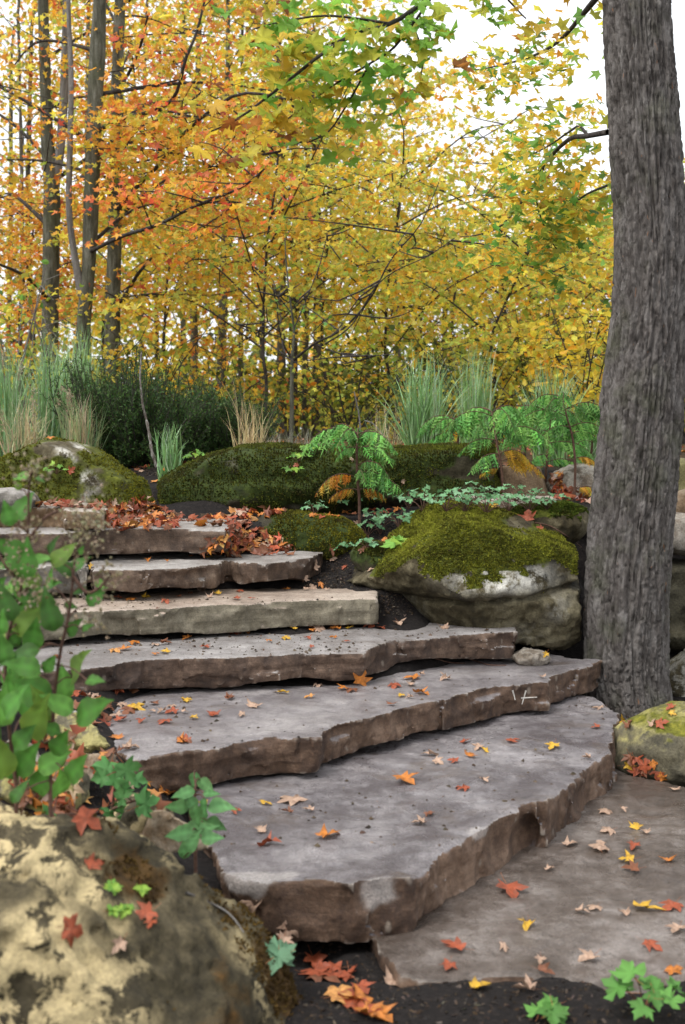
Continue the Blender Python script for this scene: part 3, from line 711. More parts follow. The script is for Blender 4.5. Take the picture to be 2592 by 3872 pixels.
boulder('grey_rock', 'smooth grey stone at the far left edge above the topmost block', [((*atZ(30, 1880, 1.12), 1.10), (.16, .12, .07))], [], .0125, M_STEP[5], 81, .01, 5, where='the smooth grey stone')
# foreground boulder, lower left, out of focus
bZ = boulder('lichen_boulder', 'large cream and brown lichened boulder filling the lower left corner',
    [((-.86, 2.72, .10), (.64, .50, .46), .2, .10), ((-.42, 2.85, .0), (.36, .38, .36)), ((-1.05, 2.95, .22), (.42, .38, .34)), ((-.3, 2.62, -.12), (.28, .32, .28))],
    [((-.45, 2.55, .25), (.75, -.35, .8)), ((-.7, 2.3, .2), (-.1, -1, .55)), ((-.8, 2.6, .48), (-.1, -.45, 1)), ((-.28, 2.6, .1), (1, -.3, .45)), ((-.55, 2.45, .2), (.2, -1, .25))], .0115, M_R3, 63, .034, 3.6,
    moss=lambda V, N: np.clip(.30 + .85 * fbm(V * 4.3, 3, 27) + .20 * sstep(-.55, -.3, V[:, 0]), 0, 1),
    pale=lambda V, N: np.clip(1.25 * sstep(-.22, .16, fbm(V * 3.4, 3, 37) + .42 * sstep(-.4, -.75, V[:, 0]) - .10), 0, 1.2), where='the cream lichened boulder', fine=.018, tufts=9000, tsize=.010, mc=((.035, .02, .006), (.11, .07, .015)))
# small stones of the left bank
for i, (x, y, Y, r, m, lb) in enumerate([
    (350, 2830, 3.95, (.15, .07, .05), M_R4, 'pale gnarled stone at the left end of the second step'),
    (260, 2700, 4.15, (.16, .08, .06), M_R6, 'mossy yellowish stone on the left bank above the second step'),
    (190, 2640, 4.3, (.12, .08, .05), M_R1, 'grey stone on the left bank below the third step'),
    (1150, 2950, 3.6, (.001, .001, .001), None, ''),
    (500, 3020, 3.5, (.15, .09, .07), M_R3, 'brown stone on the left bank above the cream boulder'),
    (170, 2880, 3.6, (.14, .12, .08), M_R6, 'greenish stone under the tall leafy plant'),
    (60, 2830, 3.7, (.14, .1, .07), M_R5, 'flat pale stone under the tall leafy plant at the left edge'),
    (630, 3070, 3.4, (.16, .06, .05), M_R4, 'tan stone between the cream boulder and the lowest step')]):
    if m is None: continue
    p = at(x, y, Y); g0 = float(ground_z(np.array([p.x]), np.array([Y]))[0])
    cc = np.array((p.x, p.y, max(p.z - r[2], g0))); rs = np.random.default_rng(900 + i); pls = []
    for _ in range(6):
        d_ = rs.normal(0, 1, 3); d_[2] = abs(d_[2]) * .8; d_ /= np.linalg.norm(d_); pls.append((cc + d_ * np.array(r) * rs.uniform(.45, .75), d_))
    boulder('bank_stone', lb, [(cc, np.array(r) * 1.15, -.6 if i in (0, 1, 7) else .2)], pls, .0095, m, 90 + i, .020, 9,
            moss=lambda V, N: np.clip(.15 + .5 * fbm(V * 6, 2, 9), 0, 1), pale=lambda V, N: .8 * np.ones(len(V)), where='a bank stone')

# ------------------------------------------------------------------ the thick trunk on the right
M_BARK = bark_mat('bark_thick_trunk', (0.070, 0.060, 0.054), (0.138, 0.123, 0.113), (0.22, 0.203, 0.19), .45, 1.0, .8, .35)
M_BARK2 = bark_mat('bark_grey_green', (0.045, 0.043, 0.031), (0.098, 0.095, 0.068), (0.185, 0.18, 0.145), .6, .8)
M_BARK3 = bark_mat('bark_dark_limb', (0.022, 0.018, 0.016), (0.05, 0.042, 0.038), (0.10, 0.088, 0.08), .1, 1.2)
M_BARK4 = bark_mat('bark_pale_grey', (0.10, 0.09, 0.08), (0.18, 0.165, 0.15), (0.27, 0.255, 0.235), .2, 1.0)
M_BARK5 = bark_mat('bark_grey_brown', (0.06, 0.052, 0.044), (0.115, 0.10, 0.086), (0.18, 0.16, 0.14), .3, 1.0)
TY = 6.2
tp = [(2402, 2760, 350), (2375, 2640, 330), (2362, 2480, 324), (2376, 2150, 322), (2406, 1820, 314), (2442, 1405, 305), (2466, 990, 278), (2440, 500, 268), (2410, 0, 250), (2395, -420, 240), (2400, -900, 225), (2420, -1500, 200)]
NR = 640
cpt = smooth_path([list(at(x, y, TY)) for x, y, w in tp], NR)
rad = np.interp(np.linspace(0, len(tp) - 1, NR), range(len(tp)), [w * TY / F / 2 for _, _, w in tp])
rad = rad * (1 + .30 * np.exp(-np.linspace(0, 1, NR) / .022))
NA = 220
th = np.arange(NA) * 2 * math.pi / NA
cs_ = np.stack([np.cos(th), np.sin(th)], -1)
zz = cpt[:, 2][:, None] * np.ones((1, NA))
q = np.stack([np.broadcast_to(cs_[None, :, 0], zz.shape) * 5.5 + zz * .25, np.broadcast_to(cs_[None, :, 1], zz.shape) * 5.5, zz * 2.4], -1)
warp = fbm(q * .8, 2, 3)
q2 = q + warp[..., None] * .5
rg1 = 1 - np.abs(fbm(q2 * np.array([1.8, 1.8, 1.0]), 3, 14)) * 4.2
rg2 = 1 - np.abs(fbm(q2 * np.array([5.0, 5.0, 2.6]), 2, 18)) * 3.2
fur = np.clip(.75 * np.clip(rg1, 0, 1) ** 1.6 + .22 * np.clip(rg2, 0, 1) ** 2, 0, 1)      # 1 in the furrow
cross = np.clip(1 - np.abs(fbm(q * np.array([2.2, 2.2, 7]), 2, 26)) * 6, 0, 1) * .35
fur = np.clip(fur + cross * (1 - fur), 0, 1)
plate = fbm(q * np.array([4, 4, 2.5]), 2, 33) * .005 + fbm(q * np.array([10, 10, 10]), 2, 35) * .0022
lump = fbm(q * .35, 3, 37) * .018
rr = rad[:, None] + lump - .036 * fur + plate * 1.5 - .002
TV = np.stack([cpt[:, 0][:, None] + rr * cs_[None, :, 0], cpt[:, 1][:, None] + rr * cs_[None, :, 1], zz], -1).reshape(-1, 3)
i = np.arange(NR - 1)[:, None] * NA; j = np.arange(NA)[None]
TQ = np.stack([i + j, i + (j + 1) % NA, i + NA + (j + 1) % NA, i + NA + j], -1).reshape(-1, 4)
big = empty('maple_tree', (cpt[0, 0], TY, 0), 'thick grey furrowed tree trunk at the right edge with leafy branches overhead', 'tree')
b0 = np.array(big.location)
link('trunk', new_mesh('trunk', TV - b0, TQ, 4, M_BARK, attrs={'furrow': 1 - fur.ravel()}), big)
bvh_of(TV, TQ, 'the trunk', big)

# ------------------------------------------------------------------ colours of leaves
def pal(*cols): return np.array(cols)
YEL = pal((.86, .60, .06), (.84, .53, .045), (.88, .68, .10), (.70, .60, .08))
GOLD = pal((.84, .46, .045), (.84, .37, .04), (.78, .54, .06), (.70, .44, .05))
ORA = pal((.82, .31, .05), (.82, .25, .05), (.80, .39, .06), (.72, .20, .05))
RED = pal((.72, .14, .06), (.75, .20, .07), (.60, .09, .045))
OLV = pal((.38, .44, .06), (.52, .52, .07), (.28, .36, .05), (.62, .56, .08))
YGR = pal((.60, .62, .10), (.46, .54, .08), (.70, .66, .14), (.36, .46, .07))
GRN = pal((.14, .32, .05), (.18, .40, .065), (.26, .44, .06), (.10, .24, .045))
def pick(P, n, jit=.18):
    c = P[RNG.integers(0, len(P), n)]
    return np.clip(c * (1 + RNG.normal(0, jit, (n, 1))) * (1 + RNG.normal(0, .06, (n, 3))), .004, .9)
def mixed(n, *pw):
    """palette, weight pairs"""
    w = np.array([x[1] for x in pw], float); w /= w.sum()
    k = RNG.choice(len(pw), n, p=w); out = np.zeros((n, 3))
    for a, (P, _) in enumerate(pw):
        m = k == a; out[m] = pick(P, m.sum())
    return out

# ------------------------------------------------------------------ overhanging maple limbs of the thick tree (each big leaf its own piece)
def limb_obj(parent, name, paths, mat, sides=7):
    V, Q = tubes(paths, sides)
    return link(name, new_mesh(name, V - np.array(parent.location), Q, 4, mat, attrs={'furrow': np.ones(len(V))}), parent)
def pxpath(pts, n=14): return smooth_path([list(at(x, y, Y)) for x, y, Y in pts], n)
LEAFMESH = {}
def leaf_mesh(kind, cname, col, mat, var, tmpl, bend):
    key = (kind, cname, var)
    if key not in LEAFMESH:
        r = np.random.default_rng(abs(hash((kind, var))) % 1000 if False else var * 7 + len(kind))
        V, Fc = tmpl[0].copy(), tmpl[1]
        V[:, 2] += bend * (r.uniform(-.6, .6) * V[:, 1] ** 2 + r.uniform(-.5, .9) * V[:, 0] ** 2 * 2 + r.uniform(-.3, .3) * V[:, 0] * V[:, 1] * 2)
        V[1:, 2] += r.normal(0, .03 if kind == 'fallen_leaf' else .045 * (1 + bend), len(V) - 1)
        V[:, 0] *= r.uniform(.75, 1.1) if kind == 'fallen_leaf' else r.uniform(.85, 1.1); V[1:, :2] *= 1 + r.normal(0, .05, (len(V) - 1, 1))
        if kind == 'fallen_leaf': V[:, 2] += .05 * np.sin(V[:, 0] * 9 + var) * np.cos(V[:, 1] * 7 + var * 2)
        n = len(V); C = np.tile(np.array(col, float), (n, 1)) * r.uniform(.72, 1.22, (n, 1)); C[0] *= 1.15
        # petiole
        pv = np.array([(-.014, -.40, .0), (.014, -.40, .0), (.05 + .012, -.66, .03), (.05 - .012, -.66, .03), (.10 + .012, -.9, .10), (.10 - .012, -.9, .10)])
        V = np.concatenate([V, pv]); C = np.concatenate([C, np.tile(np.array([.28, .10, .04]), (6, 1))])
        pf = np.array([(n, n + 1, n + 2), (n, n + 2, n + 3), (n + 3, n + 2, n + 4), (n + 3, n + 4, n + 5)])
        LEAFMESH[key] = new_mesh(kind, V, np.concatenate([Fc, pf]), 3, mat, True, cols=C)
    return LEAFMESH[key]
def place(o, P, N, spin, size):
    M = frames(np.array([N], float), np.array([spin]))[0]
    o.matrix_local = Matrix.Translation(P) @ Matrix(M.tolist()).to_4x4() @ Matrix.Scale(size, 4)

OV = [  # twig paths (px, px, depth)
 [(2405, -420, 6.1), (2150, -330, 5.7), (1880, -190, 5.4), (1640, -20, 5.25), (1480, 90, 5.2), (1296, 150, 5.15), (1060, 330, 5.1), (900, 450, 5.1), (790, 500, 5.1)],
 [(1640, -20, 5.25), (1500, 170, 5.3), (1400, 240, 5.3), (1250, 330, 5.3), (1130, 420, 5.3), (1030, 490, 5.35)],
 [(1480, 90, 5.2), (1250, 60, 5.1), (1080, 80, 5.0), (960, 110, 5.0)],
 [(1400, 240, 5.3), (1310, 400, 5.35), (1240, 500, 5.4), (1160, 540, 5.4)],
 [(1880, -190, 5.4), (1900, -40, 5.5), (1960, 40, 5.6), (1990, 70, 5.6)],
 [(1640, -20, 5.25), (1560, 60, 5.4), (1600, 200, 5.5), (1590, 300, 5.5)],
 [(1296, 150, 5.15), (1150, 200, 5.2), (1060, 220, 5.2)]]
ovp = [pxpath(p, 20) for p in OV]
limb1 = limb_obj(big, 'limb', [(p, np.linspace(r0, .003, 20)) for p, r0 in zip(ovp, (.016, .006, .006, .005, .006, .005, .004))], M_BARK3)
cnt = 0
names = {'green': pal((.20, .46, .06), (.26, .52, .07), (.34, .56, .08), (.14, .36, .05)), 'yellow': YEL, 'gold': GOLD, 'olive': pal((.48, .56, .07), (.62, .60, .07)), 'rust': pal((.28, .09, .02), (.40, .16, .04))}
for ti, P in enumerate(ovp):
    n = (80, 48, 42, 32, 20, 36, 30)[ti]
    for k in range(n):
        f = random.uniform(.34 if ti == 0 else .12, 1.0)
        a = P[int(f * 18)] * (1 - (f * 18 % 1)) + P[int(f * 18) + 1] * (f * 18 % 1)
        off = np.array([random.gauss(0, .10), random.gauss(0, .12), random.gauss(-.05, .07)])
        p = a + off
        # leaves towards the tips have turned, those near the limb are still green
        t_ = f + random.gauss(0, .22) + (.2 if ti == 3 else 0)
        cn = 'green' if t_ < .60 and random.random() < .8 else ('olive' if t_ < .78 else ('yellow' if random.random() < .62 else 'gold'))
        if f > .9 and random.random() < .2: cn = 'rust'
        var = random.randrange(4)
        c = names[cn][random.randrange(len(names[cn]))]
        me = leaf_mesh('leaf', cn + str(var % 2), c, M_LEAF, var, MAPLE_HI, .8)
        o = link('leaf', me, limb1)
        nrm = np.array([random.gauss(0, .45), -.55 + random.gauss(0, .4), .75])
        place(o, p - b0, nrm, math.pi + random.gauss(0, .7), random.uniform(.066, .102))
        cnt += 1
# branches leaving the trunk at mid height, receding to the left, with looser foliage
BR = [
 [(2300, 500, 6.3), (2220, 515, 6.5), (2150, 528, 6.8), (2060, 620, 7.4), (2020, 700, 7.8), (1900, 850, 8.6), (1800, 890, 9.0), (1740, 895, 9.2)],
 [(2225, 515, 6.5), (2190, 480, 6.7), (2150, 500, 7.0), (2060, 560, 7.6), (1900, 640, 8.2)],
 [(2420, -200, 6.3), (2250, 0, 6.6), (2200, 60, 6.8), (2120, 150, 7.2), (2020, 210, 7.8), (1880, 250, 8.4), (1760, 270, 8.8)],
 [(2060, 620, 7.4), (2030, 760, 7.6), (2080, 900, 7.9), (2120, 960, 8.0)],
 [(2300, 700, 6.35), (2210, 740, 7.0), (2150, 800, 7.6), (2110, 880, 8.2)]]
brp = [pxpath(p, 22) for p in BR]
limb2 = limb_obj(big, 'limb', [(p, np.linspace(r0, .003, 22)) for p, r0 in zip(brp, (.016, .010, .02, .007, .007))], M_BARK3)
PP, CC = [], []
def spray(P, n, r, th, pals):
    d = RNG.normal(0, 1, (n, 3)) * np.array([r, r, th]) ; PP.append(P + d); CC.append(mixed(n, *pals))
for ti, P in enumerate(brp):
    for k in range((20, 24, 34, 30, 44)[ti]):
        f = RNG.uniform(.3, 1); a = P[int(f * 21)]
        spray(a + RNG.normal(0, (.10, .2, .10)) + (0, 0, -.05), 9, .11, .06, ((YEL, .9), (OLV, .7), (GRN, .75), (GOLD, .35)))
PP_, CC_ = np.concatenate(PP), np.concatenate(CC)
nl = len(PP_)
fo = cloud('foliage', *MAPLE_LO, PP_ - b0, frames(RNG.normal(0, .45, (nl, 3)) + np.array([0, -.3, .8]), RNG.random(nl) * 6.28), RNG.uniform(.05, .085, nl), CC_, M_LEAF, big)
tag(fo, kind='stuff')

# ------------------------------------------------------------------ woodland trees
def zof(y, Y): return at(0, y, Y).z
def woodland_tree(name, label, depth, trunk_px, forks=(), limbs=(), sprays=80, zr=(2.0, 7.0), spread=2.2, pals=((YEL, 1), (GOLD, 1)), lsize=.068, nleaf=38, bark=M_BARK2, group='trees of the wood behind the garden', auto=10, tmpl=MAPLE_LO, flat=.055, srad=.27, limb_sprays=None, seed=0, shape='col', xoff=(0, 0), back=False, carry=True):
    rs = np.random.default_rng(seed + 500)
    px = list(trunk_px)
    tr = np.array([list(at(x, y, depth)) for x, y, w in px]); rw = [w * depth / F / 2 for _, _, w in px]
    gz = float(ground_z(np.array([tr[0, 0]]), np.array([depth]))[0])
    d0 = tr[0] - tr[1]; 
    tr[0] = tr[0] + d0 / (abs(d0[2]) + 1e-6) * max(0.0, tr[0, 2] - gz + .1)
    P = smooth_path(tr, 40); R = np.interp(np.linspace(0, len(rw) - 1, 40), range(len(rw)), rw); R[:3] *= (1.5, 1.25, 1.1)
    # carry the stem on above the picture
    dirn = (P[-1] - P[-6]) / np.linalg.norm(P[-1] - P[-6])
    ztop = max(zr[1] * .98, P[-1, 2] + .3)
    ext = np.array([P[-1] + dirn * s + np.array([.1 * math.sin(s), 0, 0]) for s in np.linspace(.3, max(.6, (ztop - P[-1, 2])), 10)])
    if carry: P = np.concatenate([P, ext]); R = np.concatenate([R, np.linspace(R[-1], max(.012, R[-1] * .35), 10)])
    root = empty(name, (P[0, 0], depth, gz), label, 'tree', group); b = np.array(root.location)
    V, Q = tubes([(P, R)], 12)
    V = V + (fbm(V * np.array([9, 9, 2]), 3, seed)[:, None] * .012) * np.array([1, 1, 0])
    link('trunk', new_mesh('trunk', V - b, Q, 4, bark, attrs={'furrow': np.ones(len(V))}), root)
    for fk in forks:
        pts = smooth_path([list(at(x, y, depth + dy)) for x, y, w, dy in fk], 24)
        rr_ = np.interp(np.linspace(0, len(fk) - 1, 24), range(len(fk)), [w * depth / F / 2 for _, _, w, _ in fk])
        V, Q = tubes([(pts, rr_)], 9)
        link('trunk', new_mesh('trunk', V - b, Q, 4, M_BARK4 if bark == M_BARK2 else bark, attrs={'furrow': np.ones(len(V))}), root)
    LP, LC, TW = [], [], []
    def add_spray(c, n, r, ps):
        d = np.stack([RNG.normal(0, r, n), RNG.normal(0, r, n), RNG.normal(0, flat, n)], 1)
        d[:, 2] -= .15 * (d[:, 0] ** 2 + d[:, 1] ** 2) / r
        LP.append(c + d); LC.append(mixed(n, *ps) * np.clip(1 + RNG.normal(0, .12), .7, 1.3))
    for lm in limbs:
        ps = lm.get('pals', pals)
        pts = smooth_path([list(at(x, y, depth + dy)) for x, y, dy in lm['p']], 20)
        w0, w1 = lm['w']
        V, Q = tubes([(pts, np.linspace(w0, w1, 20) * depth / F / 2)], 7)
        link('limb', new_mesh('limb', V - b, Q, 4, M_BARK3, attrs={'furrow': np.ones(len(V))}), root)
        for k in range(lm.get('n', 10)):
            f = rs.uniform(.3, 1); a = pts[int(f * 19)]
            c = a + rs.normal(0, (.35, .5, .14)) + np.array([0, 0, .05])
            TW.append((smooth_path([a, (a + c) / 2 + rs.normal(0, .06, 3), c], 5), np.linspace(.009, .003, 5)))
            add_spray(c, lm.get('leaves', nleaf), srad * .9, ps)
    # own limbs
    zs = np.linspace(zr[0], zr[1], max(auto, 1)); zs = zs + rs.normal(0, .15, len(zs))
    per = max(1, sprays // max(auto, 1)); az = rs.random() * 6.28
    for z_ in zs:
        k = np.argmin(np.abs(P[:, 2] - z_)); a0 = P[k]
        az += 2.4 + rs.normal(0, .4)
        u = (z_ - zr[0]) / (zr[1] - zr[0] + 1e-6)
        prof = (1.0 - .55 * u) if shape == 'cone' else (.65 + .5 * math.sin(math.pi * min(1, u * .9 + .1)))
        Ln = spread * prof * rs.uniform(.75, 1.2)
        dr = np.array([math.cos(az), math.sin(az) * .9, rs.uniform(.12, .55)])
        if back: dr[1] = abs(dr[1]) + .25
        e = a0 + dr * Ln + np.array([xoff[0], xoff[1], 0]); mid_ = a0 + dr * Ln * .5 + np.array([0, 0, .12 * Ln]) + rs.normal(0, .08, 3)
        pts = smooth_path([a0, mid_, e], 14)
        V, Q = tubes([(pts, np.linspace(max(.012, R[k] * .33), .004, 14))], 6)
        link('limb', new_mesh('limb', V - b, Q, 4, M_BARK3, attrs={'furrow': np.ones(len(V))}), root)
        for s in range(per):
            f = rs.uniform(.25, 1.05); a = pts[min(13, int(f * 13))]
            c = a + rs.normal(0, (.42, .42, .16)) * (.6 + .35 * spread / 2)
            TW.append((smooth_path([a, (a + c) / 2 + rs.normal(0, .06, 3), c], 5), np.linspace(.008, .0025, 5)))
            add_spray(c, nleaf, srad, pals)
    if TW:
        V, Q = tubes(TW, 4)
        tw = link('twigs', new_mesh('twigs', V - b, Q, 4, M_BARK3, attrs={'furrow': np.ones(len(V))}), root); tag(tw, kind='stuff')
    if LP:
        A, C = np.concatenate(LP), np.concatenate(LC); n = len(A)
        gzv = 1.42; kp = A[:, 2] > gzv; A, C = A[kp], C[kp]; n = len(A)
        Nn = RNG.normal(0, .55, (n, 3)) + np.array([0, -.40, .60])
        fo = cloud('crown', tmpl[0], tmpl[1], A - b, frames(Nn, RNG.random(n) * 6.28), RNG.uniform(.7, 1.25, n) * lsize, C, M_LEAF, root)
        tag(fo, kind='stuff')
    return root

W = woodland_tree
W('maple_tree', 'leaning mossy grey tree with a slim pale second stem, left of the yew', 13.0,
  [(300, 1450, 62), (308, 1330, 56), (340, 968, 50), (347, 744, 58), (355, 578, 58), (368, 248, 55), (378, 0, 50), (385, -300, 45)],
  forks=[[(312, 1120, 40, 0), (285, 980, 26, -.05), (262, 800, 23, -.1), (265, 560, 22, -.1), (270, 300, 20, 0), (262, 100, 17, 0), (255, -200, 14, 0)]],
  limbs=[{'p': [(375, 490, 0), (463, 446, -.3), (578, 420, -.5), (661, 364, -.8), (703, 223, -1), (744, 124, -1), (775, 0, -1)], 'w': (17, 8), 'n': 9, 'pals': ((ORA, .9), (RED, .25), (GOLD, 1.2))},
         {'p': [(595, 417, -.5), (661, 425, -.6), (740, 440, -.8), (850, 425, -1)], 'w': (9, 4), 'n': 6, 'pals': ((RED, .4), (ORA, 1), (GOLD, .9))},
         {'p': [(335, 955, 0), (463, 893, -.6), (595, 851, -1), (744, 777, -1.4), (909, 711, -1.8), (1000, 640, -2)], 'w': (16, 6), 'n': 13, 'pals': ((RED, .5), (ORA, 1.2), (GOLD, .8))},
         {'p': [(380, 530, 0), (470, 540, .1), (560, 545, .3), (690, 600, .5)], 'w': (10, 4), 'n': 6, 'pals': ((ORA, 1), (GOLD, 1))}],
  sprays=60, zr=(3.6, 7.8), spread=1.9, pals=((GOLD, 1), (ORA, .8), (YEL, .8), (OLV, .6)), auto=10, seed=1, back=True)
W('maple_tree', 'forked mossy trunk splitting into two stems near the left edge', 14.6,
  [(185, 1500, 66), (195, 900, 62), (195, 690, 58), (178, 500, 44), (172, 260, 41), (165, 0, 38), (160, -250, 34)],
  forks=[[(205, 720, 40, 0), (228, 560, 34, 0), (240, 400, 33, 0), (246, 240, 30, 0), (252, 0, 27, 0), (256, -250, 22, 0)]],
  limbs=[{'p': [(0, 1000, -1), (80, 1035, -.8), (150, 1090, -.4), (190, 1150, 0)], 'w': (9, 20), 'n': 3}],
  sprays=60, zr=(3.8, 9.0), spread=2.0, pals=((GOLD, 1), (YEL, 1), (OLV, .7), (ORA, .4)), auto=10, seed=2, back=True)
W('maple_tree', 'straight dark trunk just right of the leaning mossy tree', 14.0,
  [(425, 1420, 62), (428, 1200, 58), (432, 1000, 54), (437, 800, 50), (440, 500, 46), (447, 250, 44), (455, 0, 40), (460, -250, 36)],
  limbs=[{'p': [(440, 800, 0), (525, 700, -.5), (612, 612, -1), (680, 520, -1.4), (890, 360, -2), (1080, 375, -2.4)], 'w': (18, 8), 'n': 9},
         {'p': [(455, 1150, 0), (480, 1110, -.2), (520, 1040, -.5), (575, 975, -.8)], 'w': (24, 7), 'n': 4},
         {'p': [(605, 710, -1), (744, 670, -1.3), (843, 620, -1.6), (1080, 570, -2)], 'w': (10, 5), 'n': 8},
         {'p': [(440, 330, 0), (480, 290, -.2), (530, 180, -.5), (560, 60, -.8)], 'w': (15, 7), 'n': 5}],
  sprays=64, zr=(3.8, 8.6), spread=2.2, pals=((GOLD, 1), (ORA, .9), (YEL, .7), (RED, .25)), auto=10, seed=3, back=True)
W('maple_tree', 'slim dark trunk standing behind the gap between the two yews', 20.0,
  [(836, 1480, 40), (842, 1250, 35), (847, 1050, 30), (852, 800, 25), (858, 500, 20), (862, 200, 16), (864, -100, 13)],
  sprays=72, zr=(2.6, 9.0), spread=2.2, pals=((YEL, 1), (GOLD, 1), (OLV, .6)), auto=12, seed=4)
# layered understorey maples
under = [
 (13.5, 980, 2.35, 4.6, 1.9, ((YEL, 1), (GOLD, .6), (YGR, .9)), 'low golden maple whose sprays hang behind the young bare tree'),
 (14.5, 1480, 2.3, 4.4, 2.0, ((YEL, 1.1), (GOLD, .7), (YGR, .7)), 'golden layered maple behind the tall middle grass clump'),
 (14.0, 1880, 2.0, 3.7, 1.7, ((YEL, 1), (YGR, 1.3), (GOLD, .3)), 'yellow low maple behind the lacy shrubs'),
 (15.5, 2350, 1.9, 4.2, 1.8, ((YEL, 1.3), (GOLD, .2), (YGR, .9)), 'bright yellow maple showing left of the thick trunk'),
 (17.0, 640, 2.5, 4.6, 1.6, ((GOLD, 1), (ORA, .8), (YEL, .5), (OLV, .6)), 'orange sprayed maple above the dark yew'),
 (17.5, 80, 2.6, 4.6, 1.5, ((ORA, 1), (GOLD, 1.2)), 'orange low maple at the left edge behind the grasses'),
 (17.5, 1200, 2.8, 5.7, 2.1, ((GOLD, .7), (YEL, 1), (YGR, .8)), 'tall golden maple in the middle of the wood'),
 (18.5, 1700, 2.5, 4.6, 2.2, ((YEL, 1), (GOLD, .35), (YGR, 1.1)), 'spreading yellow maple under the open sky gap'),
 (19.0, 2130, 2.3, 4.3, 2.0, ((YEL, 1), (GOLD, .7), (ORA, .2), (YGR, .8)), 'apricot tinted maple right of the sky gap'),
 (19.5, 400, 2.6, 4.9, 1.8, ((OLV, 1), (YEL, .7), (GOLD, .5)), 'olive green young maple between the left trunks')]
for i, (Y, x, z0, z1, sp_, ps, lb) in enumerate(under):
    xb = x + random.uniform(-30, 30); yt = at(0, 0, Y); y1 = HOR - (z1 - 1.0 - H) * F / Y
    W('maple_tree', lb, Y, [(xb, 1640, 16), (xb + 8, 1450, 14), (xb - 6, 1300, 12), (xb + 10, y1, 9)], sprays=72, zr=(z0, z1), spread=sp_, pals=ps, auto=12, seed=20 + i, bark=M_BARK3, nleaf=50, lsize=.066, flat=.04, srad=.25)
# farther stems with crowns
OR = ['leftmost', 'second', 'third', 'fourth', 'fifth', 'sixth', 'seventh', 'eighth', 'ninth', 'tenth', 'eleventh', 'twelfth', 'thirteenth', 'fourteenth', 'fifteenth', 'sixteenth', 'seventeenth', 'eighteenth', 'nineteenth', 'twentieth', 'twenty-first', 'twenty-second', 'twenty-third', 'twenty-fourth', 'twenty-fifth', 'twenty-sixth', 'twenty-seventh', 'twenty-eighth', 'twenty-ninth', 'thirtieth']
def ordn(i): return OR[i] if i == 0 else (OR[i] if i < len(OR) else '%dth' % (i + 1))
farx = [30, 75, 120, 330, 540, 600, 690, 740, 905, 985, 1070, 1110, 1155, 1195, 1260, 1390, 1500, 1590, 1690, 1790, 1900, 2010, 2100, 2200, 2290, 2570]
for i, x in enumerate(farx):
    Y = random.uniform(22, 34) if x not in (1070, 1110, 1155, 1195) else random.uniform(21, 23)
    w = random.uniform(17, 30) * 24 / Y if x not in (1070, 1110, 1155, 1195) else random.uniform(24, 34)
    top = 12.0 if x < 1050 else (8.8 if x < 1400 else (5.7 if x < 2350 else 7.0))
    top = min(top, 1.5 + 1628 * Y / F * 1.05)
    yt_ = HOR - (top * .93 - H) * F / Y
    ps = ((GOLD, 1), (YEL, 1), (OLV, .9), (ORA, .35)) if x < 900 else ((YEL, 1.1), (GOLD, .45), (YGR, 1.1))
    W('slender_tree', '%s slender far trunk with yellow leaves in the wood%s' % (ordn(i), '' if i == 0 else ', counted from the left'), Y,
      [(x, 1640, w * 1.15), (x + random.uniform(-8, 8), 1300, w), (x + random.uniform(-14, 14), max(yt_, 800), w * .85), (x + random.uniform(-18, 18), max(yt_, 10) if x < 1500 else yt_, w * .6)],
      sprays=42, zr=(3.5, top), spread=2.3, pals=ps, lsize=.094, nleaf=40, auto=14, bark=(M_BARK2, M_BARK5, M_BARK3)[i % 3], tmpl=MAPLE_FAR, srad=.42, flat=.10, seed=60 + i, group='slender trees deep in the wood')

# ------------------------------------------------------------------ young bare-branched tree in the middle
W('young_tree', 'young thin tree with spreading nearly bare branches, centre of the garden bed', 11.0,
  [(1099, 1690, 17), (1103, 1530, 15), (1107, 1365, 14), (1110, 1250, 9), (1095, 1130, 7), (1085, 1000, 5), (1080, 900, 4)],
  limbs=[{'p': [(1107, 1365, 0), (1066, 1282, -.1), (1050, 1170, -.2), (1062, 1090, -.2)], 'w': (8, 3), 'n': 5, 'leaves': 9},
         {'p': [(1107, 1365, 0), (1190, 1300, -.2), (1296, 1245, -.4), (1400, 1130, -.6), (1480, 980, -.7), (1590, 850, -.8), (1660, 690, -.9)], 'w': (10, 3), 'n': 8, 'leaves': 9},
         {'p': [(1190, 1300, -.2), (1296, 1340, -.4), (1400, 1345, -.6), (1490, 1338, -.7)], 'w': (6, 3), 'n': 3, 'leaves': 8},
         {'p': [(1107, 1365, 0), (990, 1280, .2), (905, 1230, .4), (875, 1170, .5)], 'w': (7, 3), 'n': 5, 'leaves': 9},
         {'p': [(1230, 1300, -.3), (1330, 1230, -.5), (1445, 1059, -.7), (1618, 968, -.9), (1720, 900, -1)], 'w': (6, 3), 'n': 6, 'leaves': 9},
         {'p': [(1110, 1250, 0), (1160, 1130, .1), (1210, 1000, .2), (1240, 880, .3)], 'w': (6, 3), 'n': 5, 'leaves': 9},
         {'p': [(1100, 1180, 0), (1020, 1080, .1), (960, 1020, .2)], 'w': (5, 2), 'n': 3, 'leaves': 8}],
  sprays=1, zr=(3.0, 3.2), spread=.3, pals=((OLV, 1), (YEL, .6), (GRN, .3)), auto=1, nleaf=5, lsize=.05, bark=M_BARK2, srad=.16, flat=.1, group='young trees in the garden bed', seed=200, carry=False)

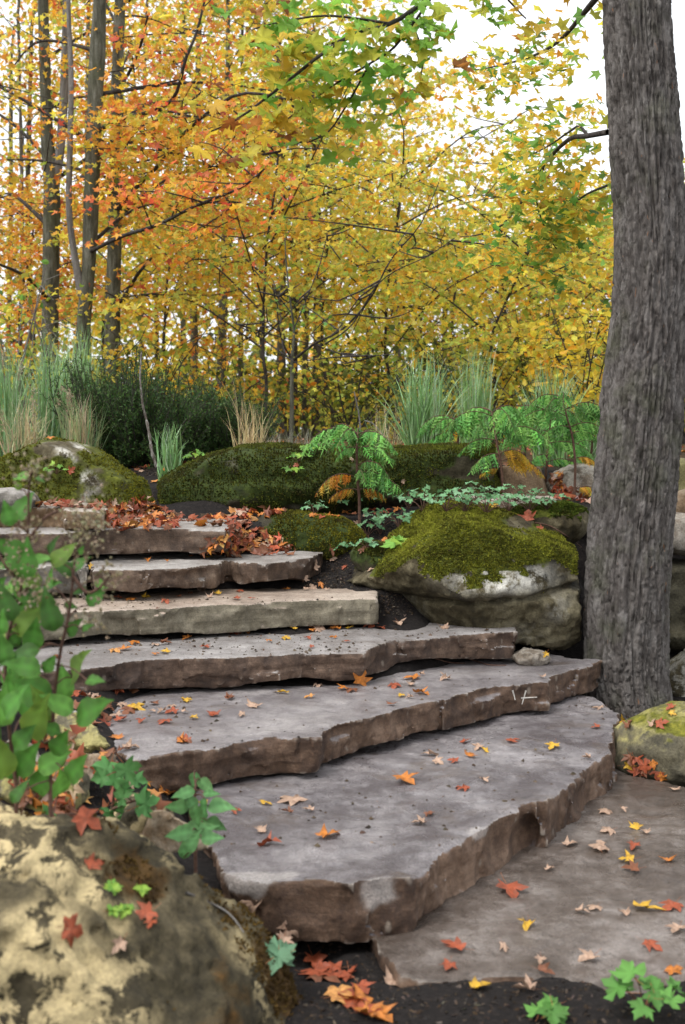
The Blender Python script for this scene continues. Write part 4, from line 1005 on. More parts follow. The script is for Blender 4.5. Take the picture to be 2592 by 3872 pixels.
# ------------------------------------------------------------------ shrubs under the wood
def shrub(name, label, x, Y, w, hgt, n, pals, lsize, seed, stems=9, zb=None, mat=M_LEAF, tm=OVATE):
    rs = np.random.default_rng(seed); X = (x - CX) / F * Y
    gz = float(ground_z(np.array([X]), np.array([Y]))[0])
    root = empty(name, (X, Y, gz), label, 'shrub', 'shrubs at the edge of the wood')
    TW, LP = [], []
    for k in range(stems):
        a = rs.uniform(0, 6.28); e = np.array([math.cos(a) * w * rs.uniform(.3, 1), math.sin(a) * w * .7 * rs.uniform(.3, 1), hgt * rs.uniform(.6, 1.05)])
        p = smooth_path([(rs.normal(0, .05), rs.normal(0, .05), -.05), e * np.array([.35, .35, .45]) + rs.normal(0, .05, 3), e], 10)
        TW.append((p, np.linspace(.014, .004, 10)))
        for s in range(4):
            b_ = p[rs.integers(3, 10)]; q_ = b_ + rs.normal(0, (.25, .25, .16)); q_[2] = max(q_[2], .05)
            TW.append((smooth_path([b_, q_], 3), np.linspace(.006, .002, 3)))
            m = n // (stems * 4)
            LP.append(q_ + rs.normal(0, 1, (m, 3)) * np.array([.2, .2, .13]) * min(1.3, w))
    V, Q = tubes(TW, 5)
    link('stems', new_mesh('stems', V, Q, 4, M_BARK4 if 'tangled' in label else M_BARK3, attrs={'furrow': np.ones(len(V))}), root)
    A = np.concatenate(LP); A = A[A[:, 2] > .02]; m = len(A)
    fo = cloud('foliage', tm[0], tm[1], A, frames(rs.normal(0, .6, (m, 3)) + np.array([0, -.2, .7]), rs.random(m) * 6.28), rs.uniform(.7, 1.3, m) * lsize, mixed(m, *pals), mat, root)
    tag(fo, kind='stuff'); return root
DG = pal((.05, .085, .018), (.08, .12, .02), (.12, .15, .025))
sh = [(60, 12.2, .9, 1.7, 420, ((OLV, 1), (GRN, .3), (YEL, .3)), .07, 'tangled bare-stemmed shrub with small olive leaves at the left edge'),
      (250, 13.0, .8, 1.5, 420, ((OLV, 1), (YEL, .5)), .07, 'tangled olive shrub in front of the leaning mossy tree'),
      (560, 13.5, .9, 1.3, 700, ((OLV, 1), (GOLD, .6), (YEL, .5)), .075, 'golden olive shrub behind the dark yew'),
      (780, 14.5, .9, 1.1, 480, ((OLV, 1.2), (GOLD, .7), (DG, .5)), .08, 'gold leaved shrub behind the second yew'),
      (960, 15.5, .9, 1.1, 480, ((GOLD, 1.0), (ORA, .3), (OLV, 1)), .08, 'orange gold shrub left of the young bare tree'),
      (1330, 13.5, 1.0, 1.0, 700, ((OLV, 1), (DG, .8), (GOLD, .3)), .075, 'dark olive shrub right of the young bare tree'),
      (1560, 14.2, 1.0, 1.3, 800, ((OLV, .8), (DG, .9), (YEL, .5)), .08, 'dark green shrub behind the tall middle grass'),
      (1790, 13.2, .9, 1.1, 700, ((OLV, 1), (YEL, .5), (DG, .5)), .075, 'olive shrub behind the leaning grey stake stems'),
      (2010, 14.0, 1.0, 1.5, 900, ((YEL, 1), (OLV, .9), (DG, .5)), .08, 'yellow green shrub behind the right-hand grass'),
      (2240, 12.6, .8, 1.5, 800, ((YEL, 1.4), (GOLD, .3)), .085, 'bright yellow shrub just left of the thick trunk'),
      (2590, 12.0, .9, 1.6, 700, ((DG, 1), (GRN, .6), (YEL, .2)), .08, 'dark green shrub showing right of the thick trunk'),
      (140, 19.5, 1.6, 1.5, 520, ((DG, 1), (OLV, .7)), .10, 'far dark green thicket left of the leaning mossy tree'),
      (470, 20.5, 1.6, 1.5, 520, ((DG, .8), (OLV, 1), (YEL, .3)), .10, 'far olive thicket behind the straight dark trunk'),
      (720, 21, 1.7, 1.4, 520, ((DG, 1), (OLV, .8), (GOLD, .4)), .10, 'far dark thicket left of the slim dark trunk'),
      (1000, 21.5, 1.7, 1.4, 520, ((OLV, 1), (DG, .8), (GOLD, .4)), .10, 'far thicket behind the young bare tree stem'),
      (1250, 20.5, 1.7, 1.5, 520, ((DG, 1), (OLV, 1), (YEL, .3)), .10, 'far green thicket in the centre of the wood'),
      (1520, 21, 1.7, 1.6, 520, ((DG, .9), (OLV, 1), (YEL, .4)), .10, 'far green thicket right of centre'),
      (1800, 20.0, 1.7, 1.5, 520, ((OLV, 1), (DG, .8), (YEL, .5)), .10, 'far olive thicket under the sky gap'),
      (2080, 21, 1.8, 1.6, 520, ((OLV, 1), (DG, .6), (YEL, .8)), .10, 'far yellow green thicket left of the thick trunk'),
      (2380, 20, 1.8, 1.6, 520, ((OLV, 1), (DG, .6), (YEL, .6)), .10, 'far thicket hidden partly by the thick trunk')]
for i, (x, Y, w, h_, n, ps, ls, lb) in enumerate(sh):
    shrub('shrub' if Y < 19 else 'thicket', lb, x, Y, w, h_, n, ps, ls, 300 + i)
# hedge-deep wood edge closing the view far back, reads as one mass
n = 20000
A = np.stack([RNG.uniform(-22, 22, n), RNG.uniform(36, 48, n), 1.3 + RNG.gamma(2.0, 1.0, n)], 1)
A[:, 2] = np.minimum(A[:, 2], np.where(A[:, 0] < -1, 1.3 + RNG.uniform(0, 7, n), 1.3 + RNG.uniform(0, 4.0, n)))
wood = cloud('distant_wood', *MAPLE_FAR, A, frames(RNG.normal(0, .6, (n, 3)) + np.array([0, -.4, .6]), RNG.random(n) * 6.28), RNG.uniform(.16, .32, n), mixed(n, (OLV, 1.2), (DG, 1), (YEL, .8), (GOLD, .4)), M_LEAF)
tag(wood, 'far yellow and green woodland mass behind all the trunks', 'woodland', kind='stuff')

# ------------------------------------------------------------------ yews
def yew(label, x, yb, Y, spec, n, seed):
    rs = np.random.default_rng(seed); p0 = at(x, yb, Y)
    gz = float(ground_z(np.array([p0.x]), np.array([Y]))[0])
    root = empty('yew_bush', (p0.x, Y, gz), label, 'bush', 'dark green yews'); b = np.array(root.location)
    TW, NP, ND, NN = [], [], [], []
    for k in range(n):
        tx, ty, wx = spec[rs.integers(len(spec))]
        e = np.array(at(tx + rs.normal(0, wx), ty - 55 + abs(rs.normal(0, 34)), Y)) - b + np.array([0, rs.normal(0, .22), 0])
        f = rs.uniform(.25, 1) ** .6 if rs.random() < .6 else rs.uniform(.95, 1.12)
        s_ = np.array([e[0] * rs.uniform(.0, .5), e[1] * .5, e[2] * rs.uniform(.0, .35)])
        e = s_ + (e - s_) * f
        m_ = (s_ + e) / 2 + np.array([e[0] * .18, rs.normal(0, .03) - .05, -.04])
        P = smooth_path([s_, m_, e], 12); TW.append((P, np.linspace(.007, .002, 12)))
        for _ in range(4):                                    # side shoots
            i0 = rs.integers(2, 9); q0 = P[i0]; dr = (P[i0 + 2] - P[i0]); dr /= np.linalg.norm(dr) + 1e-6
            sd = rs.normal(0, 1, 3); dr = dr + .75 * sd / np.linalg.norm(sd) + np.array([0, -.1, .15]); L = rs.uniform(.08, .2)
            Pq = smooth_path([q0, q0 + dr * L], 6); TW.append((Pq, np.linspace(.003, .0015, 6)))
            for PP2, cnt_ in ((Pq, 30),):
                u = rs.random(cnt_) * 4.99; i1 = u.astype(int); fr = (u - i1)[:, None]
                NP.append(PP2[i1] * (1 - fr) + PP2[i1 + 1] * fr); tt = PP2[i1 + 1] - PP2[i1]; ND.append(tt / (np.linalg.norm(tt, axis=1, keepdims=True) + 1e-9))
        u = 3 + rs.random(70) * 7.99; i1 = u.astype(int); fr = (u - i1)[:, None]
        NP.append(P[i1] * (1 - fr) + P[i1 + 1] * fr); tt = P[i1 + 1] - P[i1]; ND.append(tt / (np.linalg.norm(tt, axis=1, keepdims=True) + 1e-9))
    V, Q = tubes(TW, 3)
    st_ = link('stems', new_mesh('stems', V, Q, 4, M_BARK3, attrs={'furrow': np.ones(len(V))}), root)
    NP = np.concatenate(NP); T = np.concatenate(ND); m = len(NP)
    D = T * .55 + rs.normal(0, .55, (m, 3)); D /= np.linalg.norm(D, axis=1, keepdims=True)
    N = np.cross(D, rs.normal(0, 1, (m, 3))); N /= np.linalg.norm(N, axis=1, keepdims=True)
    M = np.stack([np.cross(D, N), D, N], -1)
    tv = np.array([(0, 0, 0), (.12, .45, 0), (0, 1, 0), (-.12, .45, 0)]); tf = np.array([(0, 1, 2), (0, 2, 3)])
    C = pick(pal((.028, .085, .022), (.042, .115, .028), (.018, .055, .016), (.075, .17, .04)), m)
    fo = cloud('needles', tv, tf, NP, M, rs.uniform(.024, .04, m), C, M_GREEN, root, jit=0); tag(fo, kind='stuff')
    return root
yew('spiky dark green yew at the left behind the thin lichened stick', 540, 1765, 9.3,
    [(480, 1400, 45), (560, 1440, 50), (430, 1500, 40), (620, 1480, 50), (510, 1600, 90), (600, 1620, 80), (300, 1430, 25), (700, 1560, 40), (460, 1680, 60), (560, 1700, 90)], 330, 401)
yew('second dark yew mound between the green and the straw grass tufts', 850, 1700, 9.9,
    [(740, 1500, 45), (840, 1530, 55), (920, 1570, 50), (980, 1600, 35), (690, 1560, 50), (830, 1620, 100), (870, 1670, 90), (750, 1680, 80)], 260, 402)

# ------------------------------------------------------------------ ornamental grasses
def grass(label, x, yb, Y, hgt, spread, n, cols, seed, wid=.006, rb=.12, stiff=.5, name='grass_clump', plumes=0):
    wid *= 1.45; hgt *= 1.12
    rs = np.random.default_rng(seed); p0 = at(x, yb, Y); X = p0.x
    gz = float(ground_z(np.array([X]), np.array([Y]))[0])
    root = empty(name, (X, Y, gz), label, 'grass clump', 'ornamental grasses in the beds')
    K = 8; V = []; C = []
    base_c = pick(cols, n)
    for k in range(n):
        a = rs.uniform(0, 6.28); L = hgt * rs.uniform(.55, 1.15); out = spread * rs.uniform(.1, 1.0)
        s = np.linspace(0, 1, K)
        r = out * (s ** (1.3 + stiff)) ; z = L * (s - .32 * (out / (hgt + .01)) * s ** 2.6)
        b_ = np.array([math.cos(rs.uniform(0, 6.28)) * rb * rs.random() ** .5, math.sin(rs.uniform(0, 6.28)) * rb * rs.random() ** .5, 0])
        c = b_ + np.stack([np.cos(a) * r + .02 * np.sin(s * 5 + a), np.sin(a) * r, z], 1)
        sd = np.array([-math.sin(a + rs.normal(0, .6)), math.cos(a), 0]); w = wid * rs.uniform(.6, 1.3) * (1 - s ** 2.5 * .93)
        V.append(np.stack([c - sd * w[:, None] * .5, c + sd * w[:, None] * .5], 1).reshape(-1, 3))
        C.append(np.repeat(base_c[k][None] * np.ones((K, 1)), 2, axis=0))
    i = np.arange(K - 1) * 2
    q = np.stack([i, i + 1, i + 3, i + 2], 1); Fq = (q[None] + (np.arange(n) * 2 * K)[:, None, None]).reshape(-1, 4)
    fo = link('blades', new_mesh('blades', np.concatenate(V), Fq, 4, M_GRASS, True, cols=np.concatenate(C)), root); tag(fo, kind='stuff')
    for k in range(plumes):
        m = 90; h_ = hgt * rs.uniform(.55, .9); ax, ay = rs.normal(0, spread * .35), rs.normal(0, .1); t_ = rs.random(m)
        A = np.stack([ax * (1 + .25 * t_), ay + 0 * t_, h_ + t_ * .16], 1) + rs.normal(0, .010, (m, 3))
        cloud('plume', np.array([(0, 0, 0), (.15, .4, 0), (0, 1, 0), (-.15, .4, 0)]), np.array([(0, 1, 2), (0, 2, 3)]), A, frames(rs.normal(0, 1, (m, 3)), rs.random(m) * 6), rs.uniform(.012, .028, m), pick(pal((.36, .28, .19), (.42, .34, .24)), m), M_GRASS, root)
    return root
BG = pal((.28, .46, .22), (.21, .40, .15), (.40, .55, .34), (.18, .34, .11))
BGT = pal((.24, .38, .18), (.55, .46, .27), (.36, .43, .22), (.60, .52, .34))
TAN = pal((.60, .48, .26), (.68, .56, .33), (.48, .37, .19))
GRYG = pal((.22, .22, .17), (.30, .29, .23), (.16, .18, .11))
grass('tall blue-green grass clump at the far left edge', 30, 1720, 9.6, .85, .42, 260, BG, 1, plumes=2)
grass('tall feathery blue-green grass in front of the left tangled shrub', 200, 1720, 10.2, .88, .5, 300, BG, 2)
grass('short grass with straw plumes at the left edge behind the humped boulder', 90, 1740, 8.7, .45, .3, 220, BGT, 3, plumes=6)
grass('straw and green grass tuft just left of the spiky yew', 310, 1740, 8.9, .5, .28, 240, BGT, 4, plumes=3)
grass('tall thin grass leaning over the straw tuft left of the yew', 310, 1700, 10.6, .95, .42, 190, BG, 5)
grass('small blue-green grass tuft between the thin stick and the straw grass', 640, 1765, 8.4, .36, .16, 95, BG, 6, wid=.007, rb=.06, stiff=.3)
grass('straw coloured dry grass tuft right of the second yew', 950, 1700, 8.6, .46, .26, 130, TAN, 7, rb=.08, wid=.005)
grass('few long bent straw stalks rising from the dry tuft', 940, 1700, 8.75, .70, .34, 22, TAN, 8, rb=.05, wid=.004)
grass('wiry grey-green low plant at the foot of the young tree', 1160, 1695, 9.0, .28, .34, 150, GRYG, 9, wid=.004, rb=.2)
grass('low grey wiry tuft left of the young tree stem', 1050, 1695, 9.1, .26, .2, 110, GRYG, 10, wid=.004, rb=.14)
grass('tall green fountain grass clump in the middle behind the squared boulder', 1600, 1700, 9.4, .78, .42, 330, BG, 11, wid=.007)
grass('second tall green grass clump right of the middle one', 1790, 1680, 10.6, .82, .30, 200, BG, 12)
grass('tall green grass clump behind the red-stemmed lacy shrub', 2080, 1680, 9.9, .74, .36, 260, BG, 13)
grass('sparse dry grass between the lacy shrub and the middle grass', 1460, 1700, 10.0, .5, .3, 80, BGT, 14, wid=.004)
grass('low green grass right beside the thick trunk', 2230, 1720, 9.6, .5, .35, 160, BG, 15)
for i, (px_, Y, lb) in enumerate([(((1630, 1690), (1620, 1540), (1600, 1420)), 11.5, 'bare grey stalk left of the second grass clump'), (((1350, 1690), (1362, 1600), (1340, 1480)), 11.0, 'bare grey stalk behind the lacy shrub'), (((1490, 1700), (1420, 1610), (1380, 1590)), 10.5, 'leaning grey dead branch behind the lacy shrub')]):
    V, Q = tubes([(pxpath([(a, b_, Y) for a, b_ in px_], 10), np.linspace(.012, .005, 10))], 6)
    tag(link('dead_stalk', new_mesh('dead_stalk', V - V[0], Q, 4, M_BARK4, attrs={'furrow': np.ones(len(V))}), None, V[0]), lb, 'stalk')
V, Q = tubes([(pxpath([(595, 1768, 8.7), (576, 1710, 8.72), (567, 1652, 8.75), (553, 1580, 8.8), (540, 1527, 8.8), (531, 1428, 8.85), (536, 1330, 8.9)], 30), np.linspace(.013, .006, 30) * (1 + .25 * np.sin(np.arange(30) * 2.1)))], 8)
tag(link('lichened_stick', new_mesh('lichened_stick', V - V[0], Q, 4, bark_mat('bark_lichened', (.05, .03, .02), (.16, .14, .12), (.42, .42, .38), .1, 2.0), attrs={'furrow': np.ones(len(V))}), None, V[0]), 'thin crooked lichened stick leaning before the spiky yew', 'stick')

# ------------------------------------------------------------------ cut-leaved sumacs
lf_v, lf_f = [], []
def _tri(a, b, c):
    k = len(lf_v); lf_v.extend([a, b, c]); lf_f.append((k, k + 1, k + 2))
_tri((-.05, .05, 0), (.05, .05, 0), (0, 1, -.12))
for k, (s, L) in enumerate([(.10, .24), (.26, .30), (.43, .26), (.60, .18)]):
    for sg in (-1, 1): _tri((0, s, 0), (0, s + .09, 0), (sg * L * .75, s + L * .62, -.10))
LEAFLET = (np.array(lf_v), np.array(lf_f))
SUMG = pal((.10, .31, .06), (.15, .40, .08), (.07, .23, .05), (.19, .42, .09))
SUMY = pal((.60, .44, .05), (.62, .36, .04)); SUMO = pal((.62, .24, .03), (.55, .35, .05), (.30, .30, .05))
M_STEM = plain_mat('reddish_stem', (.06, .03, .022), (.15, .085, .06), 40)
def frond(parent, p0, az, L, rise, cols, seed, npair=14):
    rs_ = np.random.default_rng(seed + 9000)
    L = L * rs_.uniform(.7, 1.25); az += rs_.normal(0, .4); rise = rise * rs_.uniform(.5, 1.4) + .05
    rs = np.random.default_rng(seed); s = np.linspace(0, 1, 14)
    hor = np.array([math.cos(az), math.sin(az), 0])
    P = p0 + hor * (L * s * (1 - .12 * s))[:, None] + np.array([0, 0, 1.0]) * (L * (rise * s - (rise + .28) * s ** 2.2))[:, None]
    V, Q = tubes([(P, np.linspace(.0035, .0012, 14))], 4)
    u = np.linspace(.16, .99, npair); i1 = (u * 13).astype(int).clip(0, 12); fr = (u * 13 - i1)[:, None]
    B = P[i1] * (1 - fr) + P[i1 + 1] * fr; T = P[i1 + 1] - P[i1]; T /= np.linalg.norm(T, axis=1, keepdims=True)
    side = np.cross(T, [0, 0, 1.0]); side /= np.linalg.norm(side, axis=1, keepdims=True) + 1e-9
    Pn = np.concatenate([B, B]); D = np.concatenate([side, -side]) * .75 + np.concatenate([T, T]) * .45 + np.array([0, 0, -.9]) + rs.normal(0, .12, (2 * npair, 3))
    D /= np.linalg.norm(D, axis=1, keepdims=True)
    N = np.cross(D, np.concatenate([T, -T]) + rs.normal(0, .3, (2 * npair, 3))); N /= np.linalg.norm(N, axis=1, keepdims=True)
    M = np.stack([np.cross(D, N), D, N], -1)
    sz = .44 * L * np.concatenate([np.sin(np.pi * (u * .72 + .2)) * 1.0] * 2) * rs.uniform(.5, 1.3, 2 * npair)
    o = cloud('frond', *LEAFLET, Pn, M, np.clip(sz, .04, .22), pick(cols, 2 * npair, .25), M_GREEN if cols is SUMG else M_LEAF, parent, jit=.05)
    link('rachis', new_mesh('rachis', V, Q, 4, M_STEM), o)
def sumac(label, stem, fr, seed):
    P = pxpath(stem, 14); Y = stem[0][2]; hb = drop(P[0][0], Y)
    b = np.array([P[0][0], Y, min(P[0][2], hb[0].z if hb else P[0][2]) - .02]); P = np.concatenate([[b], P])
    root = empty('sumac_shrub', b, label, 'shrub', 'cut-leaved sumacs among the boulders')
    V, Q = tubes([(P, np.linspace(.010, .005, 15))], 7)
    link('stem', new_mesh('stem', V - b, Q, 4, M_STEM), root)
    for k, (f, az, L, rise, c) in enumerate(fr):
        f = min(1.0, max(.12, f + random.gauss(0, .07)))
        frond(root, P[min(14, int(f * 14))] - b, math.radians(az), L, rise, c, seed * 20 + k)
    return root
G_, Y_, O_ = SUMG, SUMY, SUMO
sumac('lacy green sumac before the long mossy boulder, with an orange lower frond',
      [(1360, 1885, 7.1), (1352, 1800, 7.1), (1350, 1700, 7.1), (1354, 1640, 7.1)],
      [(1, 165, .30, .75, G_), (1, 205, .34, .35, G_), (1, 20, .30, .65, G_), (.95, -20, .28, .45, G_), (.9, 250, .26, .5, G_), (.95, 90, .3, .7, G_), (.8, -5, .34, .15, G_), (.62, 200, .24, .2, G_), (.55, -30, .24, .5, G_), (.4, -15, .30, .1, G_), (.4, 180, .32, .35, O_), (.22, 10, .22, .3, O_), (.5, 300, .2, .4, G_), (.2, 215, .2, .2, O_), (1, 130, .3, .6, G_)], 1)
sumac('lacy sumac with a yellow lower frond in front of the tan stone',
      [(1905, 1870, 7.6), (1895, 1760, 7.62), (1875, 1650, 7.65), (1862, 1560, 7.7)],
      [(1, 180, .34, .6, G_), (1, 215, .36, .4, G_), (1, 0, .36, .7, G_), (1, -35, .34, .45, G_), (.9, 270, .3, .4, G_), (1, 90, .3, .8, G_), (.75, 190, .32, .3, G_), (.55, 200, .30, .1, G_), (.55, 5, .34, .45, Y_), (.5, -25, .25, .4, Y_), (.3, 200, .18, .0, Y_), (.85, 20, .36, .4, G_)], 2)
sumac('tall red-stemmed lacy sumac just left of the thick trunk',
      [(2172, 1880, 7.9), (2176, 1760, 7.9), (2165, 1650, 7.92), (2145, 1580, 7.95), (2130, 1505, 8.0)],
      [(1, 175, .40, .6, G_), (1, 215, .38, .4, G_), (1, 10, .38, .6, G_), (.9, -30, .36, .3, G_), (1, 270, .34, .5, G_), (.75, 185, .4, .35, G_), (.7, 0, .3, .4, G_), (.6, 350, .3, .3, G_), (.55, 190, .36, .2, G_), (.22, 340, .2, .5, Y_), (.25, 20, .18, .4, Y_)], 3)
sumac('lacy sumac with arching fronds between the tan stone and the red-stemmed one',
      [(2062, 1850, 8.25), (2068, 1740, 8.25), (2078, 1640, 8.3), (2085, 1560, 8.3)],
      [(1, 170, .36, .6, G_), (1, 200, .4, .4, G_), (1, 15, .36, .55, G_), (.9, 330, .36, .35, G_), (.7, 185, .36, .3, G_), (.65, 350, .34, .3, G_), (.45, 200, .3, .2, G_), (.4, -20, .26, .5, G_), (1, 270, .3, .5, G_)], 4)
sumac('small lacy sumac rising behind the squared mossy boulder',
      [(1732, 1700, 8.9), (1735, 1640, 8.9), (1740, 1590, 8.9)],
      [(1, 170, .38, .5, G_), (1, 210, .36, .4, G_), (1, 10, .4, .5, G_), (.9, 330, .36, .4, G_), (.8, 270, .3, .5, G_), (.6, 190, .3, .3, G_), (.6, 350, .3, .3, G_)], 5)

sumac('lacy sumac behind the tan stone, its fronds mingling with the tall grass',
      [(1985, 1720, 9.0), (1990, 1640, 9.0), (1980, 1560, 9.0)],
      [(1, 175, .42, .5, G_), (1, 210, .4, .4, G_), (1, 10, .42, .55, G_), (.9, 330, .4, .4, G_), (.8, 270, .34, .5, G_), (.6, 190, .36, .3, G_), (.6, 350, .36, .3, G_), (.9, 240, .36, .4, G_)], 6)
sumac('lacy sumac half hidden by the left side of the thick trunk',
      [(2235, 1740, 8.8), (2240, 1650, 8.8), (2230, 1560, 8.8)],
      [(1, 175, .42, .5, G_), (1, 210, .4, .4, G_), (1, 10, .36, .55, G_), (.9, 190, .42, .3, G_), (.8, 270, .34, .5, G_), (.6, 185, .4, .3, G_), (.6, 350, .3, .3, G_), (.5, 205, .36, .25, G_)], 7)

# ------------------------------------------------------------------ blue-green herbs
HERB = pal((.13, .33, .14), (.17, .38, .19), (.10, .25, .11), (.22, .42, .24))
def herb(label, x, y, n, r, h_, seed, cols=HERB, lsz=.040, name='herb', grp='blue-green herbs between the boulders', cat='plant'):
    rs = np.random.default_rng(seed); c = cast(x, y)
    if c is None: return
    b = np.array(c[0]) - np.array([0, 0, .006])
    root = empty(name, b, label, cat, grp)
    TW = []
    for k in range(n):
        a = k * 2.4 + rs.normal(0, .3); rr_ = r * math.sqrt((k + .7) / n); e = np.array([math.cos(a) * rr_, math.sin(a) * rr_ * .8, h_ * rs.uniform(.55, 1.1) * (1.15 - .5 * rr_ / r)])
        TW.append((smooth_path([(0, 0, 0), e * np.array([.4, .4, .75]), e], 5), np.linspace(.0022, .0012, 5)))
        me = leaf_mesh('herbleaf%d' % (cols is HERB), str(k % 4) + str(cols[0][0]), cols[k % len(cols)], M_GREEN, k % 4, MAPLE_HI, .7)
        o = link('leaf', me, root)
        place(o, Vector(e), np.array([math.cos(a) * .35, math.sin(a) * .35 - .25, .9]) + rs.normal(0, .15, 3), a - math.pi / 2 + rs.normal(0, .4), lsz * rs.uniform(.75, 1.25))
    V, Q = tubes(TW, 4); link('stems', new_mesh('stems', V, Q, 4, M_STEM), root)
hb = [(1190, 1945, 7, .10, .10), (1265, 1925, 9, .13, .12), (1345, 1915, 10, .13, .13), (1440, 1910, 9, .14, .14), (1420, 1975, 6, .09, .10), (1545, 1925, 9, .13, .15), (1600, 1935, 9, .13, .14), (1510, 1995, 8, .10, .12), (1390, 2030, 7, .09, .10), (1440, 2020, 8, .10, .13),
      (1690, 1935, 10, .15, .13), (1760, 1935, 11, .16, .14), (1840, 1940, 11, .16, .14), (1920, 1935, 11, .16, .13), (2000, 1935, 11, .15, .13), (2070, 1925, 9, .13, .11), (1800, 1900, 9, .14, .12), (1950, 1895, 9, .14, .10), (1300, 2085, 5, .06, .06), (1390, 2075, 5, .06, .06)]
for i, (x, y, n, r, h_) in enumerate(sorted(hb)):
    n = int(n * 1.4)
    herb('%s blue-green cut-leaved herb %s' % ('leftmost' if i == 0 else ordn(i), 'on the mulch behind the steps' if i == 0 else 'from the left on the mulch behind the steps'), x, y, n, r, h_, 700 + i)
# trailing weed on the long boulder, ground ivy on the left boulder
for i, (x, y, lb) in enumerate([(1130, 1745, 'small trailing green weed on the long mossy boulder'), (1180, 1715, 'tiny flowering weed near the crest of the long mossy boulder'), (215, 1790, 'small weed with pale leaves on the humped left boulder'), (690, 1745, 'leafy green weed at the foot of the small grass tuft'), (740, 1740, 'pale broad-leaved weed left of the straw grass'), (1110, 1795, 'lowest trailing weed on the long mossy boulder')]):
    herb(lb, x, y, 8, .08, .06, 760 + i, GRN, .04, 'weed', 'small weeds on the boulders')
herb('large flat green leaf plant at the left foot of the moss-capped boulder', 1510, 2062, 3, .05, .04, 780, GRN, .12, 'weed', 'small weeds on the boulders')
herb('bright green maple-leaved seedling at the bottom right corner', 2440, 3850, 9, .10, .12, 781, pal((.085, .25, .05), (.11, .30, .06), (.065, .20, .04)), .068, 'seedling', 'seedlings in the lower bed')
herb('small green seedling cut by the bottom edge right of centre', 2080, 3868, 4, .04, .06, 782, pal((.085, .25, .05), (.07, .20, .04)), .06, 'seedling', 'seedlings in the lower bed')
herb('single blue-green seedling at the right foot of the cream boulder', 1050, 3660, 3, .03, .06, 783, pal((.12, .26, .15), (.10, .24, .13)), .07, 'seedling', 'seedlings in the lower bed')
for i, (x, y) in enumerate([(425, 3365), (540, 3368), (425, 3448), (480, 3445)]):
    herb('%s tiny bright green sprout on the cream lichened boulder' % ['upper left', 'upper right', 'lower left', 'lower right'][i], x, y, 3, .012, .015, 790 + i, pal((.14, .30, .05), (.18, .36, .06)), .03, 'sprout', 'sprouts on the cream boulder')

# ------------------------------------------------------------------ tall leafy plant at the left, weeds on the bank
PLG = pal((.042, .16, .020), (.06, .21, .03), (.11, .30, .05), (.03, .115, .018), (.14, .26, .04))
def leafy(name, label, stems, leaves, tm, cols, seed, base_Y, grp, heads=(), cat='plant', bend=.9):
    rs = np.random.default_rng(seed)
    SP = [pxpath([(x, y, Y) for x, y, Y in s], 24) for s in stems]
    b = SP[0][0].copy(); hb_ = drop(b[0], b[1])
    if hb_: b[2] = hb_[0].z - .01
    SP = [np.concatenate([[np.array([s[0][0], s[0][1], (drop(s[0][0], s[0][1]) or [Vector(s[0])])[0].z - .01])], s]) if k == 0 or s[0][2] < b[2] + .3 else s for k, s in enumerate(SP)]
    root = empty(name, b, label, cat, grp)
    allp = np.concatenate(SP); TW = [(s, np.linspace(.0055, .0022, len(s))) for s in SP]
    for k, (x, y, L, ang, Y) in enumerate(leaves):
        ctr = np.array(at(x, y, Y)); Lm = L * Y / F
        a = math.radians(ang); d = np.array([math.cos(a), rs.normal(-.25, .25), -math.sin(a)]); d /= np.linalg.norm(d)
        bs = ctr - d * Lm * .5
        q_ = allp[np.argmin(((allp - bs) ** 2).sum(1) + 4 * np.clip(allp[:, 2] - bs[2], 0, 9) ** 2)]
        TW.append((smooth_path([q_, (q_ + bs) / 2 + np.array([0, 0, .01]), bs], 6), np.linspace(.0022, .0015, 6)))
        N = np.cross(d, np.cross(np.array([rs.normal(0, .35), -.75, .65]), d)); N /= np.linalg.norm(N)
        M = np.stack([np.cross(d, N), d, N], -1)
        me = leaf_mesh(name + 'leaf', str(k % 6), cols[k % len(cols)], M_GREEN, k % 6, tm, bend) if tm is MAPLE_HI else ovate_mesh(name, k % 6, cols[k % len(cols)])
        o = link('leaf', me, root); off = np.array([0, .4, 0]) * (1 if tm is MAPLE_HI else 0)
        wdt = 1.0
        o.matrix_local = Matrix.Translation(Vector(bs - b + (M @ off) * Lm)) @ Matrix(M.tolist()).to_4x4() @ Matrix.Scale(Lm * 1.10, 4)
    V, Q = tubes(TW, 5); link('stem', new_mesh('stem', V - b, Q, 4, M_STEM), root)
    if heads:
        A = np.concatenate([np.array(at(x, y, Y)) + rs.normal(0, r, (n, 3)) for x, y, Y, r, n in heads]); m = len(A)
        fo = cloud('seed_heads', np.array([(0, 0, 0), (.5, .5, .2), (0, 1, 0), (-.5, .5, .2), (0, .5, .6)]), np.array([(0, 1, 4), (1, 2, 4), (2, 3, 4), (3, 0, 4)]), A - b, frames(rs.normal(0, 1, (m, 3)), rs.random(m) * 6), rs.uniform(.006, .012, m), pick(pal((.30, .25, .16), (.36, .30, .20), (.22, .20, .10)), m), M_GRASS, root)
        tag(fo, kind='stuff')
    return root
OVM = {}
